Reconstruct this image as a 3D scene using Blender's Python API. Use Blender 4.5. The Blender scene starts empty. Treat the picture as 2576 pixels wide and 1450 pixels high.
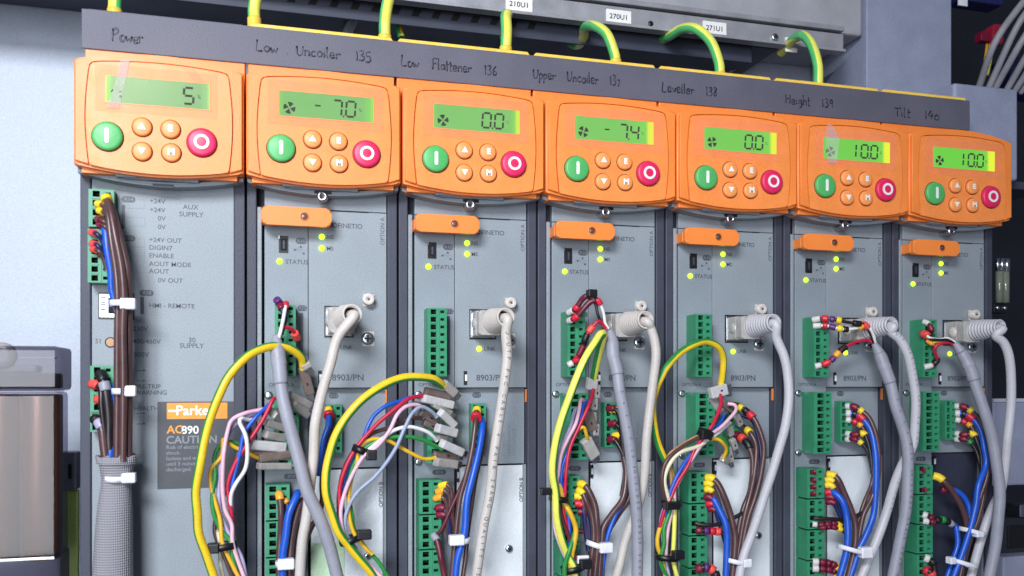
import bpy, bmesh, math, random
from mathutils import Vector, Matrix
random.seed(7)
SC = bpy.context.scene
COL = SC.collection
S = 0.001                                    # everything below is measured in millimetres

# ------------------------------------------------------------------ camera, world, lamps
F, YAW, HOR, CAM = 2182.0, math.atan(2182.0 / 7962.0), 962.0, 433.0
cam_d = bpy.data.cameras.new('camera'); cam = bpy.data.objects.new('camera', cam_d); COL.objects.link(cam)
cam.location = (0, -CAM * S, 0); cam.rotation_euler = (math.pi / 2, 0, -YAW)
cam_d.sensor_width = 36; cam_d.lens = F / 2576 * 36; cam_d.shift_y = (HOR - 724.8) / 2576
cam_d.clip_start = 0.01; cam_d.clip_end = 50
cam_d.dof.use_dof = True; cam_d.dof.focus_distance = 0.47; cam_d.dof.aperture_fstop = 15
SC.camera = cam
wd = bpy.data.worlds.new('World'); SC.world = wd; wd.use_nodes = True
wd.node_tree.nodes['Background'].inputs[0].default_value = (0.62, 0.68, 0.95, 1)
wd.node_tree.nodes['Background'].inputs[1].default_value = 0.13
SC.view_settings.view_transform = 'Standard'; SC.view_settings.look = 'None'
SC.view_settings.exposure = 0; SC.view_settings.gamma = 1; SC.view_settings.use_curve_mapping = False
def area(name, loc, aim, size, power, col, spread=180):
    l = bpy.data.lights.new(name, 'AREA'); l.shape = 'RECTANGLE'; l.size, l.size_y = size; l.energy = power; l.color = col; l.spread = math.radians(spread)
    o = bpy.data.objects.new(name, l); COL.objects.link(o); o.location = loc
    o.rotation_euler = (Vector(aim) - Vector(loc)).to_track_quat('-Z', 'Y').to_euler()
area('ceiling_lamp', (-0.26, -0.68, 0.40), (-0.03, 0, 0.02), (0.30, 0.16), 3.25, (0.91, 0.95, 1.0), 115)
area('room_lamp', (-0.35, -1.1, 0.02), (0.12, 0, -0.02), (0.5, 0.6), 1.9, (0.88, 0.93, 1.0), 80)

# ------------------------------------------------------------------ view helper: a picture point at depth D (mm in front of the drive fronts)
def W(px, py, D=0.0):
    xn, yn = (px - 1288) / F, -(py - HOR) / F
    dx, dy = math.sin(YAW) + xn * math.cos(YAW), math.cos(YAW) - xn * math.sin(YAW)
    s = (CAM - D) / dy
    return Vector((s * dx, -D, s * yn))
ZOOM = {'0': (0, 0, 1), '4': (0, 831.8, .4259), '5': (456.1, 831.8, .4259), '6': (791.5, 831.8, .4259), '7': (1308, 831.8, .4259),
        '8': (1630, 831.8, .4259), '9': (1972.2, 771.4, .4678), 'A': (2240.5, 771.4, .4678), 'b': (0, 415.9, .3331),
        'c': (603.7, 456.1, .27757), 'd': (992.8, 469.6, .27757), 'e': (1355, 496.4, .2591), 'f': (1663.6, 523.2, .2406),
        'g': (1972.2, 536.6, .2406), 'h': (2240.5, 536.6, .2406), 'r': (2079.5, 0, .27765)}
def V(tag, x, y, D=0.0):
    a, b, s = ZOOM[tag]
    return W(a + x * s, b + y * s, D)

# ------------------------------------------------------------------ materials
def lin(r, g, b):
    f = lambda v: (v / 255 / 12.92) if v / 255 <= .04045 else ((v / 255 + .055) / 1.055) ** 2.4
    return (f(r), f(g), f(b))
MATS = {}
def mat(name, rgb, rough=.5, metal=0.0, noise=.10, scale=220, bump=.0, bscale=900, spec=.5, emit=0, coat=0, rnoise=.12, grain=.09):
    m = bpy.data.materials.new(name); m.use_nodes = True; nt = m.node_tree; N = nt.nodes; L = nt.links
    p = N['Principled BSDF']; c = lin(*rgb)
    p.inputs['Metallic'].default_value = metal; p.inputs['Roughness'].default_value = rough
    p.inputs['Specular IOR Level'].default_value = spec; p.inputs['Coat Weight'].default_value = coat
    tc = N.new('ShaderNodeTexCoord')
    if noise:
        n = N.new('ShaderNodeTexNoise'); n.inputs['Scale'].default_value = scale; n.inputs['Detail'].default_value = 5
        L.new(tc.outputs['Object'], n.inputs['Vector'])
        r = N.new('ShaderNodeValToRGB'); r.color_ramp.elements[0].position = .3; r.color_ramp.elements[1].position = .72
        r.color_ramp.elements[0].color = (*[v * (1 - noise) for v in c], 1); r.color_ramp.elements[1].color = (*[min(1, v * (1 + noise)) for v in c], 1)
        L.new(n.outputs['Fac'], r.inputs['Fac'])
        n3 = N.new('ShaderNodeTexNoise'); n3.inputs['Scale'].default_value = 1700; n3.inputs['Detail'].default_value = 2; L.new(tc.outputs['Object'], n3.inputs['Vector'])
        m3 = N.new('ShaderNodeMapRange'); m3.inputs['From Min'].default_value = .3; m3.inputs['From Max'].default_value = .7; m3.inputs['To Min'].default_value = 1 - grain; m3.inputs['To Max'].default_value = 1 + grain; L.new(n3.outputs['Fac'], m3.inputs['Value'])
        vm = N.new('ShaderNodeVectorMath'); vm.operation = 'SCALE'; L.new(r.outputs['Color'], vm.inputs[0]); L.new(m3.outputs['Result'], vm.inputs['Scale']); L.new(vm.outputs[0], p.inputs['Base Color'])
        if rnoise:
            mr = N.new('ShaderNodeMapRange'); mr.inputs['To Min'].default_value = max(.02, rough - rnoise); mr.inputs['To Max'].default_value = min(1, rough + rnoise)
            L.new(n.outputs['Fac'], mr.inputs['Value']); L.new(mr.outputs['Result'], p.inputs['Roughness'])
    else:
        p.inputs['Base Color'].default_value = (*c, 1)
    if bump:
        n2 = N.new('ShaderNodeTexNoise'); n2.inputs['Scale'].default_value = bscale; n2.inputs['Detail'].default_value = 3
        L.new(tc.outputs['Object'], n2.inputs['Vector'])
        b = N.new('ShaderNodeBump'); b.inputs['Strength'].default_value = bump; b.inputs['Distance'].default_value = .0005
        L.new(n2.outputs['Fac'], b.inputs['Height']); L.new(b.outputs['Normal'], p.inputs['Normal'])
    if emit:
        p.inputs['Emission Color'].default_value = (*c, 1); p.inputs['Emission Strength'].default_value = emit
    MATS[name] = m
    return m
FAS = mat('light_grey_paint', (139, 147, 154), .5, 0, .09, 26, .25, 1500, grain=.13)
FAS2 = mat('light_grey_card', (135, 144, 152), .52, 0, .09, 30, .25, 1500, grain=.13)
DRK = mat('dark_slate_plastic', (63, 66, 80), .58, 0, .14, 60, .3, 1200)
GAP = mat('black_gap', (14, 14, 18), .8, 0, 0)
STRIP = mat('slate_grey_strip', (92, 92, 106), .55, 0, .10, 40, .3, 1400, grain=.16)
ORG = mat('orange_plastic', (244, 137, 62), .42, 0, .07, 45, .2, 1500)
ORG2 = mat('orange_panel_plastic', (246, 143, 72), .42, 0, .05, 150, .15, 1500)
ORGB = mat('pale_orange_rubber', (246, 154, 86), .45, 0, .05, 300)
LIPM = mat('lit_edge_plastic', (252, 206, 88), .4, 0, .08, 150)  # cover orange painted yellower, as if lit from above
GRN = mat('green_button_rubber', (82, 176, 98), .42, 0, .06, 300)
RED = mat('crimson_button_rubber', (222, 38, 92), .42, 0, .08, 300)
WHT = mat('white_print', (238, 236, 232), .5, 0, .03)
INK = mat('black_marker_ink', (40, 37, 52), .45, 0, .15, 800)
PRT = mat('grey_print', (72, 77, 87), .5, 0, .12, 900)
PRT2 = mat('pale_print', (128, 134, 142), .5, 0, .12, 900)
TRM = mat('green_terminal_plastic', (54, 140, 102), .4, 0, .10, 200)
TRD = mat('dark_hole_plastic', (12, 34, 27), .7, 0, .1)
BLK = mat('black_plastic', (22, 22, 25), .45, 0, .15, 300)
STL = mat('zinc_steel', (196, 200, 206), .3, 1, .10, 300)
GALV = mat('galvanised_sheet', (188, 196, 210), .6, .1, .07, 55, .35, 420)
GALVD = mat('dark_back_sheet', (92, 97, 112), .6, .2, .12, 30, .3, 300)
RAILM = mat('grey_rail_metal', (166, 166, 172), .45, .35, .12, 80, .25, 600)
DUCTD = mat('dark_duct_plastic', (58, 62, 78), .6, 0, .12, 60)
PLATE = mat('pale_zinc_plate', (230, 236, 240), .4, .15, .10, 40, .3, 500)
PALEG = mat('pale_green_reflection', (196, 226, 190), .5, 0, .06, 90)  # colour of a painted lime reflection
DUCT = mat('grey_duct_plastic', (160, 160, 166), .6, 0, .10, 60, .3, 900)
POST = mat('grey_post_paint', (146, 151, 174), .55, 0, .08, 60, .35, 1000)
NUB = mat('cream_plastic', (206, 198, 192), .5, 0, .08, 300)
BEIGE = mat('cream_cable_pvc', (198, 190, 184), .42, 0, .06, 120)
PALEC = mat('white_cable_pvc', (192, 190, 196), .42, 0, .05, 120)
DIMC = mat('shaded_cable_pvc', (150, 149, 156), .5, 0, .1, 120)  # cable grey darkened to paint in the shade of the upper right corner
GREYC = mat('grey_cable_pvc', (148, 149, 161), .48, 0, .07, 120)
PLUGM = mat('clear_plug_plastic', (176, 172, 168), .25, 0, .12, 200, coat=.4)
SPADEL = mat('pale_sleeve_plastic', (194, 192, 192), .3, 0, .12, 200, coat=.4)
SPADE = mat('cloudy_sleeve_plastic', (158, 154, 150), .28, 0, .16, 200, coat=.5)
SPADB = mat('brown_sleeve_plastic', (112, 98, 92), .25, 0, .2, 200, coat=.5)
YEL = mat('yellow_pvc', (232, 196, 40), .38, 0, .06, 200)
YGR = mat('green_pvc', (44, 132, 62), .38, 0, .08, 200)
PYEL = mat('bright_yellow_pvc', (230, 228, 98), .36, 0, .08, 150)
PGRN = mat('bright_green_pvc', (84, 188, 108), .36, 0, .08, 150)
WYEL = mat('yellow_wire_pvc', (224, 176, 40), .4)
WGRN = mat('green_wire_pvc', (40, 136, 60), .4)
WBLU = mat('blue_wire_pvc', (28, 84, 190), .35)
WDBL = mat('dark_blue_wire_pvc', (28, 36, 84), .4)
WRED = mat('red_wire_pvc', (186, 28, 62), .4)
WBRN = mat('brown_wire_pvc', (84, 58, 58), .32, 0, .12, 150)
WMAR = mat('maroon_wire_pvc', (92, 28, 44), .4)
WPNK = mat('pink_wire_pvc', (226, 180, 196), .42)
WLIL = mat('lilac_wire_pvc', (172, 164, 196), .42)
WGRY = mat('grey_wire_pvc', (148, 160, 184), .42)
WWHT = mat('white_wire_pvc', (228, 226, 224), .4)
WCRM = mat('cream_wire_pvc', (224, 216, 186), .4)
WBLK = mat('black_wire_pvc', (34, 28, 32), .38)
WTAN = mat('tan_wire_pvc', (176, 134, 92), .4)
FYEL = mat('yellow_ferrule', (240, 206, 44), .4)
FRED = mat('red_ferrule', (208, 36, 60), .4)
FCOR = mat('coral_ferrule', (232, 78, 70), .4)
FMAR = mat('maroon_ferrule', (120, 22, 50), .4)
FPUR = mat('purple_ferrule', (92, 44, 110), .4)
FORG = mat('orange_ferrule', (238, 164, 52), .4)
ASL = mat('amber_shrink_sleeve', (236, 196, 74), .4)
FWHT = mat('white_ferrule', (204, 202, 198), .4)
FBLK = mat('black_marker', (26, 26, 28), .4)
TIEW = mat('white_nylon', (232, 232, 240), .4)
TIEB = mat('black_nylon', (20, 20, 24), .4)
BRONZE = mat('bronze_foil', (104, 58, 22), .34, .35, .25, 90, .3, 900, rnoise=.05)
LIME = mat('lime_plastic', (196, 222, 120), .45, 0, .08, 60)
DKC = mat('dark_cabinet_paint', (34, 36, 48), .7, 0, .15, 40)
NAVYD = mat('dark_slot_lining', (44, 48, 66), .7, 0, .1)
NAVY = mat('navy_plastic', (20, 30, 84), .6)
LABEL = mat('charcoal_label', (66, 68, 74), .5, 0, .06, 200)
LEDM = mat('lit_led', (170, 255, 30), .3, 0, 0, emit=3.2)
LCDINK = mat('liquid_crystal_segment', (8, 20, 8), .85, 0, 0, spec=.05)
DIM = mat('faint_segment', (60, 110, 62), .4, 0, 0)

def braided():
    m = mat('grey_braid', (150, 148, 156), .6, 0, 0); nt = m.node_tree; N = nt.nodes; L = nt.links; p = N['Principled BSDF']
    tc = N.new('ShaderNodeTexCoord'); sp = N.new('ShaderNodeSeparateXYZ'); L.new(tc.outputs['Object'], sp.inputs[0]); sines = []
    for sg in (1, -1):
        k = N.new('ShaderNodeMath'); k.operation = 'MULTIPLY_ADD'; L.new(sp.outputs['Z'], k.inputs[0]); k.inputs[1].default_value = .62 * sg; L.new(sp.outputs['X'], k.inputs[2])
        f = N.new('ShaderNodeMath'); f.operation = 'MULTIPLY'; L.new(k.outputs[0], f.inputs[0]); f.inputs[1].default_value = 4600
        q = N.new('ShaderNodeMath'); q.operation = 'SINE'; L.new(f.outputs[0], q.inputs[0]); sines.append(q)
    h = N.new('ShaderNodeMath'); h.operation = 'MULTIPLY'; L.new(sines[0].outputs[0], h.inputs[0]); L.new(sines[1].outputs[0], h.inputs[1])
    b = N.new('ShaderNodeBump'); b.inputs['Strength'].default_value = .6; b.inputs['Distance'].default_value = .0005
    L.new(h.outputs[0], b.inputs['Height']); L.new(b.outputs['Normal'], p.inputs['Normal'])
    mr = N.new('ShaderNodeMapRange'); mr.inputs['From Min'].default_value = -1; L.new(h.outputs[0], mr.inputs['Value'])
    r = N.new('ShaderNodeValToRGB'); r.color_ramp.elements[0].color = (*lin(140, 138, 146), 1); r.color_ramp.elements[1].color = (*lin(160, 158, 166), 1)
    L.new(mr.outputs['Result'], r.inputs['Fac']); L.new(r.outputs['Color'], p.inputs['Base Color'])
    return m
BRAID = braided()
def clear(name, rgb, keep, gloss=.05, ior=1.5):
    m = bpy.data.materials.new(name); m.use_nodes = True; N = m.node_tree.nodes; L = m.node_tree.links; N.clear()
    o = N.new('ShaderNodeOutputMaterial'); t = N.new('ShaderNodeBsdfTransparent'); t.inputs[0].default_value = (*lin(*rgb), 1)
    g = N.new('ShaderNodeBsdfGlossy'); g.inputs['Roughness'].default_value = gloss
    d = N.new('ShaderNodeBsdfDiffuse'); d.inputs[0].default_value = (*lin(*rgb), 1)
    fr = N.new('ShaderNodeFresnel'); fr.inputs[0].default_value = ior
    a = N.new('ShaderNodeMixShader'); a.inputs[0].default_value = 1 - keep
    nz = N.new('ShaderNodeTexNoise'); nz.inputs['Scale'].default_value = 120
    tc = N.new('ShaderNodeTexCoord'); L.new(tc.outputs['Object'], nz.inputs['Vector'])
    mr = N.new('ShaderNodeMapRange'); mr.inputs['To Min'].default_value = (1 - keep) * .6; mr.inputs['To Max'].default_value = (1 - keep) * 1.4
    L.new(nz.outputs['Fac'], mr.inputs['Value']); L.new(mr.outputs['Result'], a.inputs[0])
    b = N.new('ShaderNodeMixShader'); ge = N.new('ShaderNodeNewGeometry'); iv = N.new('ShaderNodeMath'); iv.operation = 'SUBTRACT'; iv.inputs[0].default_value = 1
    mu = N.new('ShaderNodeMath'); mu.operation = 'MULTIPLY'; L.new(ge.outputs['Backfacing'], iv.inputs[1]); L.new(fr.outputs[0], mu.inputs[0]); L.new(iv.outputs[0], mu.inputs[1])
    L.new(t.outputs[0], a.inputs[1]); L.new(d.outputs[0], a.inputs[2])
    L.new(mu.outputs[0], b.inputs[0]); L.new(a.outputs[0], b.inputs[1]); L.new(g.outputs[0], b.inputs[2]); L.new(b.outputs[0], o.inputs[0])
    return m
FILM = clear('clear_film', (255, 250, 246), .97, .3, 1.045)
TAPE = clear('frosted_tape', (250, 246, 248), .86, .3, 1.05)
COVER = clear('clear_cover_plastic', (172, 168, 178), .985)
SLEEVE = clear('clear_sleeve_plastic', (216, 212, 222), .99)
def lcd(i):
    # a lit display: its backlight lamp sits at one end, so the glow falls off along its width
    m = bpy.data.materials.new('lit_lcd'); m.use_nodes = True; N = m.node_tree.nodes; L = m.node_tree.links; p = N['Principled BSDF']
    g = (i - 1) / 6; ew = {1: 0, 2: .004, 3: .022, 4: .055, 5: .06, 6: .075, 7: .09}[i]
    mid = lin(116 - 20 * g, 186 + 26 * g, 112 - 70 * g); edge = lin(170, 250, 70) if i == 1 else lin(150 + 80 * min(1, g * 2), 235 + 20 * g, 80 - 70 * min(1, g * 1.5))
    tc = N.new('ShaderNodeTexCoord'); sp = N.new('ShaderNodeSeparateXYZ'); r = N.new('ShaderNodeValToRGB'); cr = r.color_ramp; cr.interpolation = 'EASE'
    L.new(tc.outputs['Generated'], sp.inputs[0]); L.new(sp.outputs['X'], r.inputs['Fac'])
    if i == 1:
        cr.elements[0].position = 0; cr.elements[0].color = (*lin(236, 255, 60), 1); cr.elements[1].position = .02; cr.elements[1].color = (*lin(120, 235, 40), 1)
        for q, c in ((.07, lin(112, 190, 100)), (.2, mid), (.9, mid), (.97, lin(130, 205, 120)), (1, lin(170, 240, 120))):
            e = cr.elements.new(q); e.color = (*c, 1)
    else:
        cr.elements[0].position = 0; cr.elements[0].color = (*lin(120, 205, 80), 1); cr.elements[1].position = .06; cr.elements[1].color = (*mid, 1)
        near = tuple((a + b) / 2 for a, b in zip(mid, lin(120, 225, 60)))
        for q, c in ((.62 if i > 3 else .88, mid), (.955 - ew * 1.1, near), (.99 - ew * .8, lin(140, 226, 80) if i < 3 else edge), (1, lin(140, 226, 80) if i < 3 else edge)):
            e = cr.elements.new(q); e.color = (*c, 1)
    p.inputs['Base Color'].default_value = (.02, .04, .02, 1); p.inputs['Roughness'].default_value = .2; p.inputs['Specular IOR Level'].default_value = .12
    L.new(r.outputs['Color'], p.inputs['Emission Color']); p.inputs['Emission Strength'].default_value = 1.0
    return m

# ------------------------------------------------------------------ mesh builder (millimetres, world axes: X along the row, Y into the cabinet, Z up)
class MB:
    def __init__(self): self.bm = bmesh.new(); self.mats = []
    def mi(self, m):
        if m not in self.mats: self.mats.append(m)
        return self.mats.index(m)
    def box(self, x0, x1, y0, y1, z0, z1, m, bev=0, seg=2):
        i = self.mi(m); vs = [self.bm.verts.new((x, y, z)) for x in (x0, x1) for y in (y0, y1) for z in (z0, z1)]
        fs = [self.bm.faces.new([vs[k] for k in q]) for q in ((0, 1, 3, 2), (4, 6, 7, 5), (0, 4, 5, 1), (2, 3, 7, 6), (0, 2, 6, 4), (1, 5, 7, 3))]
        for f in fs: f.material_index = i
        if bev:
            es = list({e for f in fs for e in f.edges})
            r = bmesh.ops.bevel(self.bm, geom=es, offset=bev, segments=seg, affect='EDGES', profile=.5, clamp_overlap=True)
            for f in r['faces']: f.material_index = i
        return self
    def obox(self, p, q, w, t, m, bev=.3):
        """rounded box along p-q, width w across (in the XZ plane), thickness t towards the viewer"""
        i = self.mi(m); p, q = Vector(p), Vector(q); T = (q - p).normalized(); Y = Vector((0, -1, 0)); B = T.cross(Y).normalized(); Nn = B.cross(T).normalized()
        vs = [self.bm.verts.new(c + B * (a * w / 2) + Nn * (b * t / 2)) for c in (p, q) for a in (-1, 1) for b in (-1, 1)]
        fs = [self.bm.faces.new([vs[k] for k in k4]) for k4 in ((0, 1, 3, 2), (4, 6, 7, 5), (0, 4, 5, 1), (2, 3, 7, 6), (0, 2, 6, 4), (1, 5, 7, 3))]
        for f in fs: f.material_index = i
        if bev:
            es = list({e for f in fs for e in f.edges})
            r = bmesh.ops.bevel(self.bm, geom=es, offset=bev, segments=2, affect='EDGES', profile=.5, clamp_overlap=True)
            for f in r['faces']: f.material_index = i
        return self
    def prism(self, poly, yb, yf, m, bev=0, seg=3):
        i = self.mi(m)
        b = [self.bm.verts.new((x, yb, z)) for x, z in poly]; f = [self.bm.verts.new((x, yf, z)) for x, z in poly]; n = len(poly)
        ff = self.bm.faces.new(f); fb = self.bm.faces.new(b[::-1]); ff.material_index = fb.material_index = i
        for k in range(n):
            s = self.bm.faces.new((b[k], b[(k + 1) % n], f[(k + 1) % n], f[k])); s.material_index = i
        if bev:
            r = bmesh.ops.bevel(self.bm, geom=list(ff.edges), offset=bev, segments=seg, affect='EDGES', profile=.5, clamp_overlap=True)
            for q in r['faces']: q.material_index = i; q.smooth = True
        return self
    def lathe(self, o, ax, prof, m, seg=24, sx=1.0):
        """profile (radius, distance along ax); radius 0 closes"""
        i = self.mi(m); o = Vector(o); ax = Vector(ax).normalized(); u = ax.orthogonal().normalized(); v = ax.cross(u); prev = None
        for r, t in prof:
            c = o + ax * t
            ring = [self.bm.verts.new(c)] if r == 0 else [self.bm.verts.new(c + (u * math.cos(2 * math.pi * k / seg) + v * math.sin(2 * math.pi * k / seg)) * r) for k in range(seg)]
            if prev:
                a, b = prev, ring
                for k in range(seg):
                    k2 = (k + 1) % seg
                    if len(a) == 1 and len(b) == 1: break
                    if len(a) == 1: f = self.bm.faces.new((a[0], b[k], b[k2]))
                    elif len(b) == 1: f = self.bm.faces.new((a[k], b[0], a[k2]))
                    else: f = self.bm.faces.new((a[k], b[k], b[k2], a[k2]))
                    f.material_index = i; f.smooth = True
            prev = ring
        return self
    def button(self, x, z, y, r, h, m, dome=.5):
        return self.lathe((x, y, z), (0, -1, 0), [(r, 0), (r, h - .9), (r * .97, h - .45), (r * .9, h - .12), (r * .8, h), (r * .4, h + dome * .8), (0, h + dome)], m, 32)
    def path(self, pts, step=1.3):
        P = [Vector(p) for p in pts]
        if len(P) == 2: P = [P[0], P[0].lerp(P[1], .5), P[1]]
        E = [P[0] * 2 - P[1]] + P + [P[-1] * 2 - P[-2]]; out = []
        for k in range(1, len(E) - 2):
            a, b, c, d = E[k - 1:k + 3]; n = max(2, int((c - b).length / step))
            for j in range(n):
                t = j / n
                out.append(.5 * ((2 * b) + (c - a) * t + (2 * a - 5 * b + 4 * c - d) * t * t + (3 * b - a - 3 * c + d) * t ** 3))
        out.append(P[-1])
        return out
    def tube(self, pts, r, m, seg=12, stripe=None, smooth=True, raw=False, flat=1.0, twist=0.0):
        i = self.mi(m); Q = pts if raw else self.path(pts)
        j = self.mi(stripe[0]) if stripe else 0; prev = None; pn = None; dist = 0
        rad = r if callable(r) else (lambda t: r)
        n = len(Q)
        for k, p in enumerate(Q):
            T = (Q[min(k + 1, n - 1)] - Q[max(k - 1, 0)])
            if T.length < 1e-9: continue
            T.normalize()
            if k: dist += (Q[k] - Q[k - 1]).length
            Y = Vector((0, -1, 0)); Nn = Y - T * T.dot(Y)
            if Nn.length < .15 and pn is not None: Nn = pn - T * T.dot(pn)
            elif pn is not None and Nn.length < .5:
                Nn = (Nn.normalized() * (Nn.length) + (pn - T * T.dot(pn)) * .5)
            if Nn.length < 1e-6: Nn = T.orthogonal()
            Nn.normalize(); B = T.cross(Nn); pn = Nn; rr = rad(k / (n - 1)); tw = twist * dist
            ring = []
            for s in range(seg):
                a = 2 * math.pi * s / seg + tw
                w = Nn * math.cos(a) + B * math.sin(a)
                v = p + w * rr
                if flat != 1: v = p + Vector((w.x, w.y * flat, w.z)) * rr
                ring.append(self.bm.verts.new(v))
            if prev:
                for s in range(seg):
                    f = self.bm.faces.new((prev[s], ring[s], ring[(s + 1) % seg], prev[(s + 1) % seg])); f.smooth = smooth; f.material_index = i
                    if stripe:
                        a = (360 * (s + .5) / seg) % 360
                        if (a - stripe[1]) % 360 < stripe[2]: f.material_index = j
            else:
                f = self.bm.faces.new(ring[::-1]); f.material_index = i
            prev = ring
        f = self.bm.faces.new(prev); f.material_index = i
        return self
    def text(self, s, size, x, z, y, m, align='LEFT', rot=0.0, bold=0.0, sx=1.0):
        c = bpy.data.curves.new('lettering', 'FONT'); c.body = s; c.size = size; c.align_x = align; c.align_y = 'CENTER'; c.offset = bold; c.resolution_u = 3; c.extrude = .02
        o = bpy.data.objects.new('lettering', c); COL.objects.link(o)
        me = o.to_mesh(); i = self.mi(m); cr, sr = math.cos(rot), math.sin(rot)
        vs = [self.bm.verts.new((x + cr * v.co.x * sx - sr * v.co.y, y - v.co.z, z + sr * v.co.x * sx + cr * v.co.y)) for v in me.vertices]
        for p in me.polygons:
            try: f = self.bm.faces.new([vs[k] for k in p.vertices]); f.material_index = i
            except ValueError: pass
        o.to_mesh_clear(); bpy.data.objects.remove(o); bpy.data.curves.remove(c)
        return self
    def cells(self, xs, zs, holes, yf, yb, depth, m, md):
        """block whose front is a grid; holes = set of (column, row) cells sunk by depth"""
        i, d = self.mi(m), self.mi(md)
        def quad(a, b, c, e, k):
            f = self.bm.faces.new([self.bm.verts.new(v) for v in (a, b, c, e)]); f.material_index = k
        for cx in range(len(xs) - 1):
            for cz in range(len(zs) - 1):
                x0, x1, z0, z1 = xs[cx], xs[cx + 1], zs[cz], zs[cz + 1]
                if (cx, cz) in holes:
                    y = yf + depth
                    quad((x0, y, z0), (x1, y, z0), (x1, y, z1), (x0, y, z1), d)
                    quad((x0, yf, z0), (x0, y, z0), (x0, y, z1), (x0, yf, z1), i); quad((x1, yf, z0), (x1, yf, z1), (x1, y, z1), (x1, y, z0), i)
                    quad((x0, yf, z0), (x1, yf, z0), (x1, y, z0), (x0, y, z0), i); quad((x0, yf, z1), (x0, y, z1), (x1, y, z1), (x1, yf, z1), i)
                else: quad((x0, yf, z0), (x1, yf, z0), (x1, yf, z1), (x0, yf, z1), i)
        a, b, c, e = xs[0], xs[-1], zs[0], zs[-1]
        quad((a, yf, c), (a, yf, e), (a, yb, e), (a, yb, c), i); quad((b, yf, c), (b, yb, c), (b, yb, e), (b, yf, e), i)
        quad((a, yf, e), (b, yf, e), (b, yb, e), (a, yb, e), i); quad((a, yf, c), (a, yb, c), (b, yb, c), (b, yf, c), i)
        return self
    def build(self, name, parent=None, label=None, cat=None, group=None, kind=None, fix=True):
        bm = self.bm
        if fix: bmesh.ops.recalc_face_normals(bm, faces=bm.faces[:])
        if parent is not None:
            org = parent.matrix_world.translation.copy() if parent.get('_w') is None else Vector(parent['_w'])
        else:
            xs = [v.co for v in bm.verts]
            org = Vector(((min(v.x for v in xs) + max(v.x for v in xs)) / 2, (min(v.y for v in xs) + max(v.y for v in xs)) / 2, min(v.z for v in xs))) * S
        for v in bm.verts: v.co = v.co * S - org
        me = bpy.data.meshes.new(name); bm.to_mesh(me); bm.free()
        for m in self.mats: me.materials.append(m)
        o = bpy.data.objects.new(name, me); COL.objects.link(o)
        if parent is not None: o.parent = parent; o['_w'] = list(org)
        else: o.location = org; o['_w'] = list(org)
        tag(o, label, cat, group, kind)
        return o
def tag(o, label=None, cat=None, group=None, kind=None):
    if label: o['label'] = label
    if cat: o['category'] = cat
    if group: o['group'] = group
    if kind: o['kind'] = kind
def thing(name, loc_mm, label, cat, group=None):
    o = bpy.data.objects.new(name, None); o.empty_display_size = .01; COL.objects.link(o); o.location = Vector(loc_mm) * S
    o['_w'] = list(Vector(loc_mm) * S); tag(o, label, cat, group)
    return o
def rrect(x0, x1, z0, z1, r, n=6):
    out = []
    for cx, cz, a0 in ((x1 - r, z1 - r, 0), (x0 + r, z1 - r, 90), (x0 + r, z0 + r, 180), (x1 - r, z0 + r, 270)):
        for k in range(n + 1):
            a = math.radians(a0 + 90 * k / n); out.append((cx + r * math.cos(a), cz + r * math.sin(a)))
    return out
def screw(mb, x, z, y, r, m=STL, h=1.6, cross=True):
    mb.lathe((x, y, z), (0, -1, 0), [(r, 0), (r, h * .6), (r * .85, h * .9), (r * .5, h), (0, h * 1.02)], m, 24)
    if cross:
        w = r * .16
        mb.box(x - r * .55, x + r * .55, y - h * 1.08, y - h * .8, z - w, z + w, BLK); mb.box(x - w, x + w, y - h * 1.12, y - h * .8, z - r * .55, z + r * .55, BLK)

# ------------------------------------------------------------------ the cabinet behind the drives
P, U0 = 72.5, -13.03
def UL(i): return U0 + P * (i - 2)
SX1 = W(2440, 256, -7).x
NAME = {1: 'Power', 2: 'Low Uncoiler', 3: 'Low Flattener', 4: 'Upper Uncoiler', 5: 'Leveller', 6: 'Height', 7: 'Tilt'}
MB().box(-420, W(2190, 400, -122).x, 122, 126, -330, 420, GALV).build('mounting_plate', label='pale galvanised mounting plate behind the row of drives', cat='plate', kind='structure')
MB().box(-700, 1100, 330, 334, -500, 600, DKC).build('cabinet_back', label='dark back of the cabinet beyond the plate', cat='back panel', kind='structure')

# wire duct and labelled rail over the drives
t = thing('device_rail', W(1600, 75, -50), 'grey metal rail with white device labels above the drives', 'rail')
zb = W(2120, 131, -50).z; xr = W(2122, 100, -50).x
m = MB(); m.box(-360, xr, 50, 53, zb, zb + 11.5, RAILM, .4); m.box(-360, xr - 1, 46, 53.1, zb - 1.4, zb + .4, RAILM, .3); m.box(-360, xr, 48.6, 53.2, zb + 13, zb + 16, RAILM, .5)
m.box(-360, xr, 53.5, 60, zb + 2, zb + 15, GAP); m.build('rail_profile', t)
for px, py in ((1637, 60), (1948, 95)):
    c = W(px, py, -50); q = MB(); 
    if px > 1700: screw(q, c.x, c.z, 50, 2.4)
    else: q.lathe((c.x, 50.2, c.z), (0, -1, 0), [(1.7, 0), (1.7, .35), (0, .36)], BLK, 20)
    q.build('rail_screw' if px > 1700 else 'rail_hole', t)
for s, px, py in (('210U1', 1305, 14), ('270U1', 1555, 45), ('271U1', 1796, 74)):
    c = W(px, py, -50); q = MB(); q.prism(rrect(c.x - 8, c.x + 8, c.z - 4.2, c.z + 4.2, .5), 49.6, 49.0, WHT)
    o = q.build('label_plate', t); q = MB(); q.text(s, 4.2, c.x, c.z, 48.9, INK, 'CENTER', bold=.05, sx=1.05); q.build('lettering', o)
q = MB(); c = W(2006, 118, -50); q.box(c.x - 9, c.x - .5, 49.3, 49.9, c.z - 4, c.z + 5, WHT); q.build('blank_label', t)
m = MB(); x1 = W(2166, 90, -62).x; zt = zb + 16.5
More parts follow.
